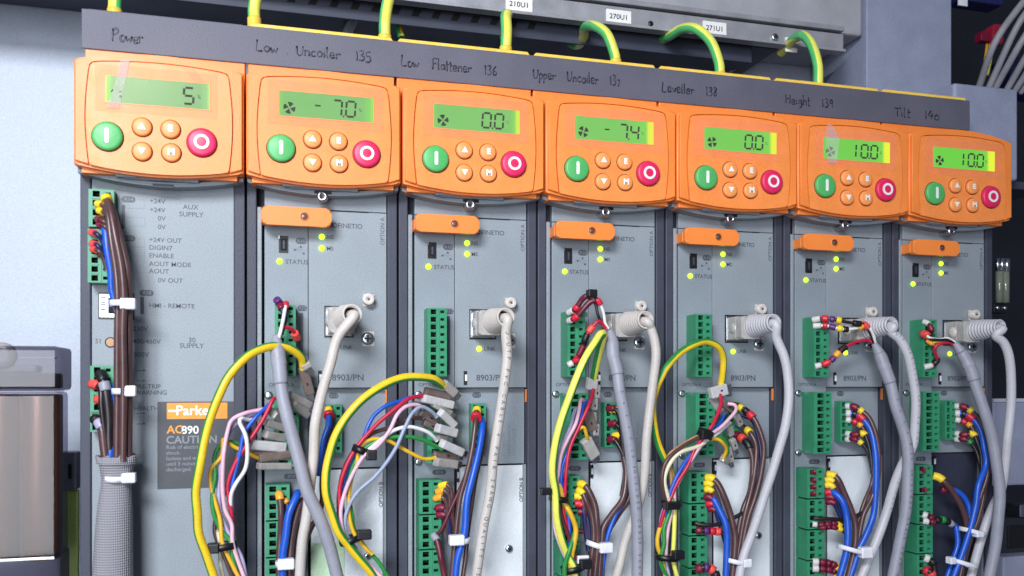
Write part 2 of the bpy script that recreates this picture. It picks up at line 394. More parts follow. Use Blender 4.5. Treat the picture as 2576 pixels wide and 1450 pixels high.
m.box(-360, x1, 60, 121, zt, zt + 130, DUCT, 2); m.build('equipment_housing', label='plain grey equipment housing above the labelled rail', cat='housing')
m = MB(); m.box(-360, xr - 40, 62, 118, zb + 2, zt - 1, DUCTD); m.box(-360, xr - 60, 60.6, 62, zb - 9, zb + 2, DUCTD, .3)
for k in range(44):
    x = -350 + k * 11.5
    if x < xr - 75: m.prism([(x, zb - 3.4), (x + 4.2, zb - 3.4), (x + 6, zb + .6), (x + 1.8, zb + .6)], 61, 60.4, GAP)
m.build('wire_duct', label='slotted dark wire duct under the labelled rail', cat='wire duct')
# brace bars in the shaded recess
m = MB(); m.obox(W(1835, 175, -105), W(1985, 88, -70), 5, 2, RAILM, .3); m.build('support_brace', label='slanted grey metal brace in the dark recess right of centre', cat='brace')
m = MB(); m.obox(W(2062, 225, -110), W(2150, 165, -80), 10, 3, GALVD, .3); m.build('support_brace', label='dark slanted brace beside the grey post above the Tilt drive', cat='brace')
m = MB(); m.tube([W(870, 90, -100), W(890, 45, -90), W(905, -12, -80)], 3.0, GREYC); m.build('grey_cable', label='grey cable rising in the recess above the Low Uncoiler writing', cat='cable')
m = MB(); m.tube([W(1010, 95, -70), W(1000, 60, -72), W(980, -5, -75)], 2.0, WGRN, stripe=(WYEL, 0, 120)); m.build('earth_wire', label='dim green earth wire deep in recess behind the third bright earth wire', cat='wire')

# post and boxes on the right
xa, xb = W(2180, 200, -58).x, W(2394, 200, -58).x
m = MB(); m.box(xa, xb, 58, 60.5, 60, 420, POST, .8); m.box(xa, xa + 2.5, 60.5, 120, 60, 420, POST); m.box(xb - 2.5, xb, 60.5, 120, 60, 420, POST)
m.build('sheet_post', label='tall grey sheet metal post above the Height and Tilt drives', cat='post')
q0, q1 = W(2401, 207, -30), W(2562, 470, -30)
m = MB(); m.box(q0.x, q1.x, 30, 100, q1.z + 4, q0.z, POST, 2, 3); m.build('terminal_cover', label='grey box with rounded top corner right of the writing strip', cat='box')
m = MB(); a, b = W(2500, 452, -40), W(2640, 482, -40); m.box(a.x, b.x, 40, 90, b.z, a.z, DRK, .6)
m.build('dark_bracket', label='dark slate bracket band right of the last keypad', cat='bracket')
CB = [((2576, -30), (2440, 120), (2400, 210)), ((2600, 20), (2500, 130), (2440, 215)), ((2610, 55), (2530, 135), (2470, 218)), ((2615, 85), (2550, 150), (2490, 220)), ((2590, -10), (2490, 90), (2425, 212)), ((2620, 115), (2560, 170), (2505, 225))]
ofs = [(0, 0)] * 6
for k, (a, b, c) in enumerate(CB):
    a, b, c = (a[0] + 25, a[1]), (b[0] + 68, b[1] - 22), (c[0] + 62, c[1] - 0)
    m = MB(); m.tube([W(*a, -46), W(*b, -52), W(c[0], c[1] + 10, -75)], 2.3 if k < 5 else 1.8, DIMC)
    m.build('pale_cable', label='pale cable in the bunch falling into the dark upper right corner', cat='cable', group='pale cables in the upper right corner')
c = W(2492, 92, -85); t = thing('red_connector', c, 'crimson connector with yellow wires in the dark upper right corner', 'connector')
m = MB(); m.prism(rrect(c.x - 4.5, c.x + 4.5, c.z - 8, c.z + 6, 2), 85, 78, mat('crimson_plastic', (160, 30, 54), .5), .8); m.build('connector_body', t)
m = MB(); m.prism(rrect(c.x - 13, c.x - 5, c.z - 6, c.z + 1, 1.5), 86, 80, MATS['maroon_ferrule'], .6); m.build('connector_body', t)
for k in range(3):
    m = MB(); m.tube([W(2483 + 8 * k, 112, -82), W(2480 + 7 * k, 140, -80), W(2472 + 6 * k, 190, -84)], 1.0, WYEL if k < 2 else PYEL); m.build('wire', t)
m = MB(); a, b = W(2415, -40, -70), W(2525, 14, -70); m.box(a.x, b.x, 70, 84, b.z, a.z, NAVY, 1)
a, b = W(2412, -30, -69), W(2434, 16, -69); m.box(a.x, b.x, 69, 70, b.z, a.z, TIEW); m.build('blue_module', label='dark blue module with white edge at the very top right', cat='module')
m = MB(); a, b = W(2545, 230, -90), W(2640, 150, -90); m.box(a.x, b.x, 90, 110, a.z, b.z, NAVY, 2); m.build('navy_box', label='navy box in shadow behind the pale cable bunch', cat='box')
# fuse holder and lower right boxes
c = W(2522, 666, -20); t = thing('fuse_holder', W(2520, 790, -20), 'fuse holder with ribbed silver cap in the dark right of the Tilt drive', 'fuse holder')
m = MB()
for k, (w0, w1) in enumerate(((-5.2, -2.6), (-2.3, 1.4), (1.7, 5.2))): m.lathe((c.x + (w0 + w1) / 2, 20, c.z - 4.2), (0, 0, 1), [(0, 0), ((w1 - w0) / 2, .2), ((w1 - w0) / 2, 8.0), (0, 8.3)], STL, 20)
m.build('cap', t)
g1 = mat('smoky_glass', (112, 118, 104), .25, 0, .2, 90, coat=.6)
for k, dx in enumerate((-2.6, 2.4)): m = MB(); m.lathe((c.x + dx, 20, c.z - 24.5), (0, 0, 1), [(0, 0), (2.2, .2), (2.3, 20), (0, 20.2)], g1, 20); m.build('glass_tube', t)
m = MB(); m.box(c.x - 6, c.x + 5, 21, 28, c.z - 31, c.z - 24.8, BLK, .8); m.build('base', t)
for dx in (-3.4, 2.2): m = MB(); m.button(c.x + dx, c.z - 27.7, 21, 1.3, 1.2, STL); m.build('contact', t)
m = MB(); a, b = W(2498, 1010, -25), W(2660, 1217, -25); m.box(a.x, b.x, 25, 70, b.z, a.z, POST, 1.2); m.box(a.x, b.x, 24, 27, a.z - .5, a.z + 1.8, GALV, .4)
m.build('grey_enclosure', label='grey enclosure with pale top edge at right below the fuse holder', cat='enclosure')
m = MB(); a, b = W(2515, 1305, -40), W(2660, 1390, -40); m.box(a.x, b.x, 40, 80, b.z, a.z, DKC, 1); m.box(a.x + 6, a.x + 20, 39, 41, b.z + 5, a.z - 5, BLK, .5); m.build('dark_module', label='dark module with black window low at the right edge', cat='module')
m = MB(); a, b = W(2524, 1402, -30), W(2660, 1520, -30); m.box(a.x, b.x, 30, 70, b.z, a.z, POST, 1); m.build('grey_module', label='grey module in the bottom right corner', cat='module')
m = MB(); a, b = W(2566, 1270, -38), W(2600, 1300, -38); m.box(a.x, b.x, 38, 50, b.z, a.z, STL, .6); m.build('metal_clip', label='small bright metal clip above dark module at right edge', cat='clip')

# clear covered filter at the lower left
t = thing('filter_unit', W(60, 1450, -10), 'clear plastic covered unit with bronze cylinders at lower left', 'filter')
def pbox(mb, x0, y0, x1, y1, Df, Db, m, bev): 
    a, b = W(x0, y0, Df), W(x1, y1, Df); mb.box(a.x, b.x, -Df, -Db, b.z, a.z, m, bev)
m = MB(); pbox(m, -130, 868, 150, 984, -4, -30, COVER, 2.0); m.build('top_cover', t)
m = MB(); pbox(m, -130, 986, 147, 1408, -7, -28, SLEEVE, 2.0); m.build('clear_sleeve', t)
m = MB(); pbox(m, -130, 1411, 145, 1560, -5, -30, COVER, 1.5); m.build('bottom_cover', t)
for cx in (104, 6, -92):
    a, b = W(cx, 1404, -17.5), W(cx, 992, -17.5)
    m = MB(); m.lathe(a, (0, 0, 1), [(0, 0), (8.6, .1), (9.1, 1), (9.1, (b - a).z - 1), (8.6, (b - a).z), (0, (b - a).z + .1)], BRONZE, 48); m.build('bronze_cylinder', t)
m = MB(); pbox(m, -120, 938, 138, 978, -9, -26, mat('dull_brown_plate', (104, 96, 100), .5), 1); m.build('inner_plate', t)
m = MB(); pbox(m, -120, 918, 92, 937, -9, -20, mat('milky_plate', (158, 154, 160), .4), .8); m.build('inner_tab', t)
m = MB(); pbox(m, 50, 899, 138, 903, -8, -12, WHT, .3); m.build('inner_rib', t)
m = MB(); c = W(8, 895, -10); m.lathe(c, (0, -1, 0), [(6, 0), (6, 2), (4.5, 3), (2, 3.2), (0, 3)], SPADE, 28); m.build('round_boss', t)
m = MB(); a, b = W(150, 1235, -40), W(196, 1560, -40); m.box(a.x, b.x, 40, 44, b.z, a.z, LIME, .5); m.build('lime_panel', label='yellow green plastic panel between filter and Power unit', cat='panel')
m = MB(); a, b = W(150, 1138, -36), W(192, 1234, -36); m.box(a.x, b.x, 36, 46, b.z, a.z, mat('grey_clip_plastic', (120, 122, 136), .5), 1); a, b = W(172, 1168, -35), W(179, 1205, -35); m.box(a.x, b.x, 35, 36.5, b.z, a.z, BLK); m.build('grey_clip', label='grey clip above the yellow green panel', cat='clip')

# ------------------------------------------------------------------ writing strip
GL = {'P': ([[(0, 0), (.06, .95)], [(-.02, .9), (.3, 1), (.48, .82), (.32, .58), (.05, .5)]], .62), 'o': ([[(.2, .5), (.03, .32), (.1, .05), (.3, .04), (.4, .3), (.25, .5), (.15, .5)]], .5),
      'w': ([[(0, .48), (.1, .03), (.24, .36), (.36, .03), (.5, .5)]], .6), 'e': ([[(.04, .24), (.34, .3), (.28, .5), (.1, .48), (.02, .2), (.15, 0), (.38, .1)]], .47),
      'r': ([[(.02, .5), (.05, 0)], [(.04, .3), (.18, .48), (.34, .42)]], .42), 'L': ([[(.06, .95), (.0, .05), (.42, .04)]], .52), 'U': ([[(0, .9), (0, .3), (.14, .02), (.34, .12), (.42, .5), (.44, .92)]], .55),
      'n': ([[(.02, .48), (.04, 0)], [(.05, .3), (.2, .5), (.32, .36), (.34, 0)]], .46), 'c': ([[(.36, .42), (.2, .5), (.03, .28), (.12, .03), (.36, .08)]], .45), 'i': ([[(.05, .46), (.06, .02)], [(.06, .68), (.08, .7)]], .2),
      'l': ([[(.06, .98), (.04, .1), (.14, .02)]], .24), '1': ([[(.06, .85), (.08, 0)]], .26), '3': ([[(0, .85), (.26, .9), (.3, .68), (.12, .5), (.34, .36), (.26, .04), (-.02, .06)]], .48),
      '5': ([[(.36, .88), (.08, .86), (.05, .5), (.28, .5), (.36, .22), (.2, .0), (-.02, .06)]], .48), '6': ([[(.32, .88), (.08, .56), (.03, .18), (.2, 0), (.36, .18), (.26, .4), (.06, .3)]], .48),
      'F': ([[(.04, 0), (.08, .9), (.46, .92)], [(.06, .5), (.34, .52)]], .5), 'a': ([[(.34, .44), (.15, .48), (.02, .22), (.14, .02), (.32, .2), (.35, .46), (.36, .04)]], .46), 't': ([[(.12, .85), (.1, .06), (.22, .02)], [(0, .52), (.28, .55)]], .32),
      'p': ([[(.03, .46), (.04, -.35)], [(.04, .36), (.2, .5), (.34, .3), (.2, .04), (.05, .08)]], .44), '7': ([[(0, .62), (.28, .66), (.14, 0)]], .42), 'v': ([[(0, .48), (.16, .02), (.34, .5)]], .42),
      '8': ([[(.3, .76), (.12, .88), (.06, .66), (.32, .3), (.22, .02), (.03, .14), (.2, .46), (.32, .74)]], .46), 'H': ([[(.02, .9), (.04, 0)], [(.42, .92), (.4, 0)], [(.04, .46), (.42, .5)]], .54),
      'g': ([[(.32, .44), (.12, .46), (.05, .16), (.22, .08), (.34, .4), (.32, -.2), (.1, -.34)]], .44), 'h': ([[(.03, .95), (.05, 0)], [(.05, .3), (.2, .48), (.32, .3), (.33, 0)]], .44),
      '9': ([[(.3, .7), (.1, .76), (.04, .5), (.24, .44), (.3, .7), (.26, .04)]], .44), 'T': ([[(.0, .88), (.5, .92)], [(.24, .9), (.22, 0)]], .52), '4': ([[(.22, .85), (.0, .34), (.4, .36)], [(.28, .6), (.27, 0)]], .48),
      '0': ([[(.18, .6), (.02, .3), (.14, .03), (.34, .1), (.36, .46), (.18, .6)]], .5), '.': ([[(.05, .02), (.08, .03)]], .2), ' ': ([], .55)}
sa, sb = W(205, 20, -7), W(2440, 256, -7)
sx0, sx1, sz0, sz1 = sa.x, sb.x, 154.9, 173.2
t = thing('writing_strip', ((sx0 + sx1) / 2, 7, sz0), 'long slate grey strip with handwritten drive names above the keypads', 'strip')
m = MB(); m.box(sx0, sx1, 7, 7.9, sz0, sz1, STRIP, .25)
m.build('strip_body', t)
HAND = [('Power', 283, 100, 362), ('Low . Uncoiler  135', 645, 126, 936), ('Low  Flattener  136', 1010, 164, 1252), ('Upper  Uncoiler  137', 1342, 194, 1562), ('Leveller  138', 1666, 228, 1806), ('Height  139', 1976, 258, 2098), ('Tilt  140', 2250, 290, 2366)]
for s, x0, y0, x1 in HAND:
    a, b = W(x0, y0, -7), W(x1, y0 + (x1 - x0) * .10, -7)
    total = sum(GL[c][1] for c in s); k = (b.x - a.x) / total; hgt = 5.7 if s != 'Power' else 6.4; x = a.x; m = MB()
    for c in s:
        g, adv = GL[c]; dz = random.uniform(-.25, .25); sc = random.uniform(.92, 1.08)
        for line in g:
            if len(line) == 1: continue
            m.tube([Vector((x + px * k, 6.95, a.z - .6 + dz + pz * hgt * sc)) for px, pz in line], (lambda ph: (lambda t: .36 + .13 * math.sin(ph + 5.1 * t)))(random.uniform(0, 6)), INK, 8, flat=.3)
        x += adv * k
    m.build('handwriting', t, label='handwritten ' + ' '.join(s.replace('.', '').split()))

# ------------------------------------------------------------------ drives
def term(mb, u0, u1, z0, z1, D, rows, base=0.0, wide=True):
    w = u1 - u0
    xs = [u0, u0 + w * .16, u0 + w * .44, u0 + w * .66, u0 + w * .87, u1] if wide else [u0, u0 + w * .2, u0 + w * .55, u0 + w * .7, u0 + w * .9, u1]
    zs = [z0]; hs = set(); p = (z1 - z0) / rows
    for k in range(rows):
        zs += [z0 + p * (k + .2), z0 + p * (k + .36), z0 + p * (k + .72), z0 + p * (k + .84)]
    zs.append(z1)
    for k in range(rows):
        for q in (1, 2, 3): hs.add((1, 4 * k + q))
        hs.add((3, 4 * k + 2))
    hs = {(c, r) for c, r in hs}
    mb.cells(xs, zs, hs, -D, -base, 3.2, TRM, TRD)
    for k in range(1, rows):                                        # thin ribs between the ways
        z = z0 + p * k; mb.box(xs[1] - .3, xs[2] + .3, -D - .35, -D + .1, z - .12, z + .3, TRM)
    mb.box(u0 + w * .56, u0 + w * .6, -D - .3, -D + .1, z0 + .4, z1 - .4, TRM)
def pill(mb, u, z, w, h, s, y, light=PRT2):
    mb.prism(rrect(u - w / 2, u + w / 2, z - h / 2, z + h / 2, h * .48), y + .05, y - .06, PRT)
    mb.text(s, h * .85, u, z, y - .12, light, 'CENTER', bold=.01)
def arc(u, zc, ze):                                                # keypad outline: z along its curved edges
    k = (u - 36.2) / 35.8; return zc + (ze - zc) * k * k
DESC = {1: 'wide-printed power supply unit with dark warning label, first in the row', }
SEEN = {1: '', 2: 'ROFINETIO', 3: 'OFINETIO', 4: 'FINETIO', 5: 'INETIO', 6: 'NETIO', 7: 'TIO'}
def make_drive(i):
    L = UL(i); y = 0.0
    lab = 'grey power supply unit with charcoal warning label, handwritten Power above it' if i == 1 else f'grey drive module with orange pull handle under the handwriting {NAME[i]}'
    d = thing('drive_module', (L + P / 2, 60, -170), lab, 'drive', 'row of drive modules')
    m = MB()
    m.box(L + .45, L + 4.9, -1.2, 118, -170, 120, DRK, .5); m.box(L + 67.2, L + 72.05, -1.2, 118, -170, 120, DRK, .5); m.box(L + 4.9, L + 67.2, 7.5, 118, -170, 120, DRK); m.box(L + 2, min(L + 70.5, SX1 - 1), 20, 118, 120.2, 171, DRK, 1)
    m.build('housing', d)
    R1 = min(L + 71.8, SX1 - .6); m = MB(); m.box(L + .7, R1, 8, 19.8, 120.3, 171.5, ORG, .4); tc = m.build('top_cover', d)
    m = MB(); zl = 175.5 if i > 1 else 174.0
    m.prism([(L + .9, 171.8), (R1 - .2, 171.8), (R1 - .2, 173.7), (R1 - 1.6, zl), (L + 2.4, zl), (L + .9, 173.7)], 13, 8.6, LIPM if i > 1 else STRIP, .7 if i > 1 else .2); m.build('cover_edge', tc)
    m = MB(); pr = MB()
    # curved grey lip below the keypad
    n = 24; lo = [(L + .8 + 70.9 * k / n, arc(.8 + 70.9 * k / n, 89.6, 94.0)) for k in range(n + 1)]; hi = [(x, z + 1.9) for x, z in lo]
    m.prism(lo + hi[::-1], 0, -8.2, FAS, .5)
    if i > 1:
        m.box(L + 8.5, L + 66.9, 0, 3, 84.3, 94, FAS, .3)
        m.box(L + 5.2, L + 7.3, -.8, 4, -170, 84.0, FAS, .4)                                  # steel edge
        m.box(L + 8.5, L + 28.85, 0, 3, -170, 84.0, FAS2, .25)
        m.box(L + 29.1, L + 66.9, 0, 3, -2.7, 84.0, FAS, .25)
        m.box(L + 29.1, L + 66.9, 4.2, 7, -42.4, -2.95, FAS2)
        m.box(L + 65.4, L + 66.9, .2, 4, -170, -42.6, FAS2, .2)
    else:
        m.box(L + 5.0, L + 67.1, 0, 3, -170, 94, FAS, .4)
    fa = m.build('front_panel', d)
    if i > 1:
        m = MB(); m.box(L + 7.3, L + 8.4, 4.0, 7.2, -170, 84, GAP); m.build('slot_gap', d)
        if i < 7:
            m = MB(); m.box(L + 30.3, L + 65.2, .6, 1.6, -170, -43.0, PLATE, .2); cp = m.build('cover_plate', d)
            m = MB(); screw(m, L + 57.6, -86, .6, 2.0); m.build('screw', cp)
            if i == 2: a, b = W(782, 1368, -.4), W(866, 1500, -.4); m = MB(); m.box(a.x, b.x, .3, .7, b.z, a.z, PALEG); m.build('green_reflection', cp)  # thin green box painted as the lime reflection on the plate
        else:
            m = MB(); m.box(L + 29.8, L + 65.3, 6, 7.4, -170, -43, NAVYD); m.build('open_slot', d)
        m = MB(); m.box(L + 66.3, L + 67.0, -.3, 1, -10.2, -3.6, ORG); m.build('orange_tab', d)
    # latch under the keypad, with its screw
    m = MB(); m.box(L + 20, L + 52, -10.5, -1, 91.7, 93.6, FAS2, .3); m.box(L + 17, L + 26, -12, -1, 92.1, 94.3, FAS2, .3)
    if i > 1: m.box(L + 31.5, L + 39.6, -8.6, 0, 90.2, 92.6, BLK, .2)
    else: m.box(L + 32, L + 41, -8.6, -7, 89.0, 90.6, DRK)
    m.build('latch', d)
    if i > 1:
        m = MB(); m.lathe((L + 35.2, 0, 88.9), (0, -1, 0), [(2.0, 0), (2.0, 7.2), (2.8, 7.25), (2.8, 8.4), (2.3, 9.4), (1.3, 9.7), (1.0, 9.0), (0, 9.0)], STL, 24); m.obox((L + 34.2, -9.75, 88.3), (L + 36.2, -9.75, 89.5), .45, .3, BLK, 0); m.build('screw', d)
        h = MB(); h.box(L + 6.9, L + 37, -8, 0, 75.2, 80.8, ORG, .6)
        o = rrect(L + 7.2, L + 39.4, 74.1, 82.9, 2.4); h.prism(o, -7.2, -10.6, ORG, .8)
        hd = h.build('pull_handle', d)
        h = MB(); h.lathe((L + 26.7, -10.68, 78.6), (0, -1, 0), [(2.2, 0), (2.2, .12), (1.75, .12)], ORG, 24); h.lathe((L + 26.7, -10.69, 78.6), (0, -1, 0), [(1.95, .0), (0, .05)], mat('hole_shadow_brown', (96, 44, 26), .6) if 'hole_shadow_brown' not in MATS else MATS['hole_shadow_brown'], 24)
        h.lathe((L + 26.5, -10.72, 78.5), (0, -1, 0), [(1.1, .0), (.9, .12), (0, .16)], MATS['hole_steel'] if 'hole_steel' in MATS else mat('hole_steel', (128, 104, 100), .45, .5), 20); h.build('handle_hole', hd)
        # usb socket
        h = MB(); h.prism(rrect(L + 15.1, L + 19.6, 62.4, 70.7, .4), .2, -.12, BLK); h.box(L + 15.9, L + 18.9, -.35, -.1, 63.6, 69.4, GAP, .1); h.box(L + 17.0, L + 17.9, -.5, -.1, 64.5, 68.5, DRK); h.box(L+15.0,L+15.5,-.4,-.1,69.2,70.8,STL); h.build('usb_socket', d)
        for nm, u, z in (('status_led', 15.5, 58.3), ('network_led', 35.4, 71.0), ('module_led', 35.4, 65.4), ('link_led', 41.7, 17.1)):
            h = MB(); h.lathe((L + u, .1, z), (0, -1, 0), [(1.35, 0), (1.35, .5), (1.0, 1.0), (.5, 1.3), (0, 1.35)], LEDM, 20); h.build(nm, d)
        # printing
        prs = {}
        def pk(k): return prs.setdefault(k, MB())
        pill(pk('port_symbol'), L + 25.6, 68.6, 5.2, 3.0, 'X10', 0); pk('status_text').text('STATUS', 3.0, L + 18.2, 58.2, -.06, PRT, bold=.03, sx=1.02)
        q = pk('usb_symbol')
        for a, b in (((22.8, 64.2), (25, 65.6)), ((22.8, 64.2), (27.6, 64.2)), ((24.6, 64.2), (26.4, 62.6))):
            q.obox((L + a[0], -.05, a[1]), (L + b[0], -.05, b[1]), .3, .1, PRT2, 0)
        for a in ((22.6, 64.2), (25.4, 65.7), (26.8, 62.5)): q.box(L + a[0] - .45, L + a[0] + .45, -.1, 0, a[1] - .45, a[1] + .45, PRT)
        pk('indicator_text').text('NS', 2.8, L + 37.6, 71, -.06, PRT, bold=.03); pk('indicator_text').text('MS', 2.8, L + 37.6, 65.4, -.06, PRT, bold=.03)
        pk('card_text').text('PROFINETIO', 3.3, L + 36.6, 76.8, -.06, PRT, bold=.03, sx=1.0); pk('side_text').text('OPTION A', 2.9, L + 65.0, 68.2, -.06, PRT, rot=math.pi / 2)
        pk('panel_seam').box(L + 40, L + 58, -.08, .05, 83.7, 84.05, GAP); pk('panel_seam').box(L + 29.1, L + 66.9, -.02, .3, -3.0, -2.6, GAP)
        pill(pk('terminal_legend'), L + 26.1, 36, 4.6, 2.8, 'X12', 0); pk('terminal_legend').box(L + 24.6, L + 26.6, -.06, 0, 4, 33.6, PRT)
        pk('link_text').text('LINK', 2.8, L + 44.2, 17.1, -.06, PRT, bold=.03); pk('model_text').text('8903/PN', 4.3, L + 40.2, 2.2, -.06, PRT, bold=.05, sx=1.02)
        pk('slot_text').text('OPTION A', 2.5, L + 10.5, -1.3, -.06, PRT, bold=.02)
        pill(pk('socket_legend'), L + 41.4, -6.6, 4.6, 2.8, 'X13', 4.2)
        for k, t_ in enumerate(('ATTENTION', 'OBSERVE STATIC', 'PRECAUTIONS')): pk('caution_text').text(t_, 2.3, L + 56.0 + 2.8 * k, -38.5, 4.1, PRT2, rot=math.pi / 2, sx=.95, bold=.02)
        pill(pk('lower_legend'), L + 21, -45.5, 7, 2.6, 'X16', 0); pk('option_text').text('OPTION B', 2.7, L + 64.2, -62, .1, PRT, rot=math.pi / 2)
        for k, v in prs.items(): v.build(k, fa)
        # clips
        for z0 in (-1.3, -50.8):
            h = MB(); u = 33.6 if z0 > -10 else 29.6
            h.box(L + u, L + u + 1.7, -.5, .3, z0, z0 + 7, BLK, .1); h.box(L + u + .6, L + u + 1.8, -.7, .3, z0 + 2, z0 + 5.2, WHT if z0 > -10 else GALV, .1); h.build('card_clip', d)
        # ethernet socket and plastic standoffs
        h = MB(); h.box(L + 36.6, L + 50.6, -.5, .2, 22.0, 37.4, BLK); h.box(L + 37.2, L + 50.0, -.7, .2, 22.7, 36.7, STL, .1); h.box(L + 38.0, L + 49.6, -.85, .2, 24.0, 35.6, GAP); h.build('ethernet_socket', d)
        h = MB(); h.box(L + 55.5, L + 60.9, -.4, .2, 37.4, 43.6, NUB, .2); h.lathe((L + 57.7, -.4, 40.8), (0, -1, 0), [(2.9, 0), (2.9, 3.8), (2.5, 4.1), (.9, 4.1), (.7, 3.6), (0, 3.6)], NUB, 28)
        h.box(L + 57.1, L + 58.3, -4.6, -4.3, 40.6, 41.0, WBRN); h.box(L + 57.5, L + 57.9, -4.62, -4.3, 40.2, 41.4, WBRN); h.build('plastic_screw', d)
        h = MB(); h.box(L + 54.9, L + 60.9, -.3, .2, 17.8, 25.2, NUB, .2); screw(h, L + 57.5, 21.6, -.3, 3.2, STL, 1.7); h.build('screw', d)
        # terminal blocks
        h = MB(); term(h, L + 13.2, L + 22.8, 2.9, 36.5, 11, 9, -.3); h.build('terminal_block', d)
        h = MB(); term(h, L + 12.9, L + 24.3, -39.8, -5.6, 11.5, 9, -.3, False); h.build('terminal_block', d)
        h = MB(); term(h, L + 37.2, L + 45.0, -34.4, -10.9, 1.5, 6, -4.2); h.build('terminal_block', d)
        for z1, z0, rows in ((-48.2, -64.6, 4), (-65.4, -81.8, 4), (-82.6, -99.0, 4), (-99.8, -116.2, 4), (-117, -133, 4)):
            h = MB(); term(h, L + 9.0, L + 20.0, z0, z1, 11, rows, -.3); h.build('terminal_block', d)
        for z in (-6.2, -40.0): h = MB(); screw(h, L + 10.4, z, 0, 1.9, STL, 1.4, False); h.build('screw', d)
    else:
        PR = {}
        def pk(yy): return PR.setdefault('aux_supply_legend' if yy < 500 else 'control_legend' if yy < 900 else 'remote_legend' if yy < 1140 else 'mains_legend', MB())
        T = lambda x, yy, s, sz=2.5, al='LEFT', mm=PRT: (lambda c: pk(yy).text(s, sz * 1.22, c.x, c.z, -.06, mm, al, bold=.035, sx=1.04))(V('b', x, yy, 0))
        for yy, s, x in ((270, '+24V', 1130), (337, '+24V', 1130), (403, '0V', 1192), (467, '0V', 1192), (563, '+24V OUT', 1125), (622, 'DIGIN7', 1125), (682, 'ENABLE', 1125), (745, 'AOUT MODE', 1125), (800, 'AOUT', 1125), (870, '0V OUT', 1192), (1060, 'HMI - REMOTE', 1125), (1235, '230V', 1002), (1332, '400/460V', 1002), (1432, '500V', 1010)):
            T(x, yy, s, 2.45)
        T(1440, 318, 'AUX', 2.6, 'CENTER'); T(1445, 374, 'SUPPLY', 2.6, 'CENTER'); T(1450, 1322, '30', 2.6, 'CENTER'); T(1448, 1365, 'SUPPLY', 2.6, 'CENTER'); T(718, 1330, 'S1', 2.4)
        for x, yy, s in ((970, 258, 'X14'), (970, 552, 'X15'), (1108, 965, 'X18')):
            c = V('b', x, yy); pill(pk(yy), c.x, c.z, 6, 2.8, s, 0)
        for x0, y0, x1, y1 in ((918, 300, 945, 480), (925, 590, 945, 880), (1060, 995, 1088, 1125)):
            a, b = V('b', x0, y0), V('b', x1, y1); pk(y0).box(a.x, b.x, -.06, 0, b.z, a.z, PRT)
        for pts in (((1030, 262), (1088, 262), (1088, 325), (960, 325)), ((960, 395), (1095, 395), (1095, 460), (975, 460)), ((1030, 556), (1090, 556), (1090, 745)), ((990, 620), (1085, 620)), ((985, 685), (1085, 685)), ((975, 800), (1040, 800), (1065, 830), (1040, 862), (985, 862))):
            for a, b in zip(pts, pts[1:]): pk(a[1]).obox(V('b', *a, .03), V('b', *b, .03), .22, .08, PRT2, 0)
        for x, yy, s, sz in ((795, 332, 'PRE-TRIP', 2.4), (795, 368, 'WARNING', 2.4), (790, 462, 'HEALTHY', 2.4)):
            c = V('4', x, yy); pr.text(s, sz * 1.2, c.x, c.z, -.06, PRT, bold=.035)
        for x, yy in ((805, 237), (805, 298), (805, 490), (805, 552)):
            a, b = V('4', x, yy, .03), V('4', x + 55, yy, .03); pr.obox(a, b, .3, .08, PRT, 0); pr.obox(b + Vector((-1.0, 0, .5)), b + Vector((-.4, 0, -.0)), .6, .08, PRT, 0)
        pr.build('trip_legend', fa)
        for k, v in PR.items(): v.build(k, fa)
        a, b = W(396, 1011, 0), W(590, 1225, 0)
        h = MB(); h.box(a.x, b.x, -.25, .1, b.z, a.z, LABEL, .05); lb = h.build('warning_label', d)
        h = MB(); a, b = W(420, 1014, 0), W(572, 1053, 0); h.box(a.x, b.x, -.35, -.2, b.z, a.z, mat('label_orange', (244, 150, 46), .5)); c = W(442, 1034, 0); h.text('Parker', 6.4, c.x, c.z, -.42, WHT, bold=.12)
        c0 = W(424, 1034, 0); h.box(c0.x, c0.x + 4, -.42, -.3, c0.z - .5, c0.z + .5, WHT); h.build('brand_band', lb)
        h = MB(); c = W(420, 1082, 0); h.text('AC', 5.2, c.x, c.z, -.32, MATS['label_orange'], bold=.1); c = W(456, 1083, 0); h.text('890', 5.2, c.x, c.z, -.32, WHT, bold=.08)
        c = W(418, 1108, 0); h.text('CAUTION', 5.0, c.x, c.z, -.32, PRT2, bold=.1)
        for k, s in enumerate(('Risk of electric', 'shock.', 'Isolate and wait', 'until 5 minutes', 'discharged.')):
            c = W(418, 1126 + 14 * k, 0); h.text(s, 2.5, c.x, c.z, -.32, PRT2, bold=.02)
        h.build('label_text', lb)
        # green terminals of the power unit
        a, b = V('b', 668, 178, 6), V('b', 862, 470, 6)
        h = MB(); term(h, a.x, b.x, b.z, a.z, 6, 4, -.2); h.build('terminal_block', d)
        a, b = V('b', 662, 480, 9), V('b', 838, 890, 9); h = MB(); term(h, a.x, b.x, b.z, a.z, 9, 6, -.2); h.build('terminal_block', d)
        a, b = V('4', 532, 208, 8), V('4', 672, 480, 8); h = MB(); term(h, a.x, b.x, b.z, a.z, 8, 5, -.2); h.build('terminal_block', d)
        a, b = V('4', 532, 482, 7), V('4', 612, 598, 7); h = MB(); term(h, a.x, b.x, b.z, a.z, 7, 2, -.2); h.build('terminal_block', d)
        a, b = V('b', 742, 960, .5), V('b', 1013, 1165, .5)
        h = MB(); h.box(a.x, b.x, -.4, .2, b.z, a.z, BLK); h.box(a.x + .5, b.x - 1.4, -.9, .2, b.z + .7, a.z - .7, STL, .15); h.box(a.x + 4.2, b.x - 2, -1.0, .2, b.z + 2.4, a.z - 2.4, GAP)
        for k in range(6): h.box(a.x + 1.2, a.x + 3.0, -1.05, -.8, b.z + 4.0 + 1.1 * k, b.z + 4.6 + 1.1 * k, GAP)
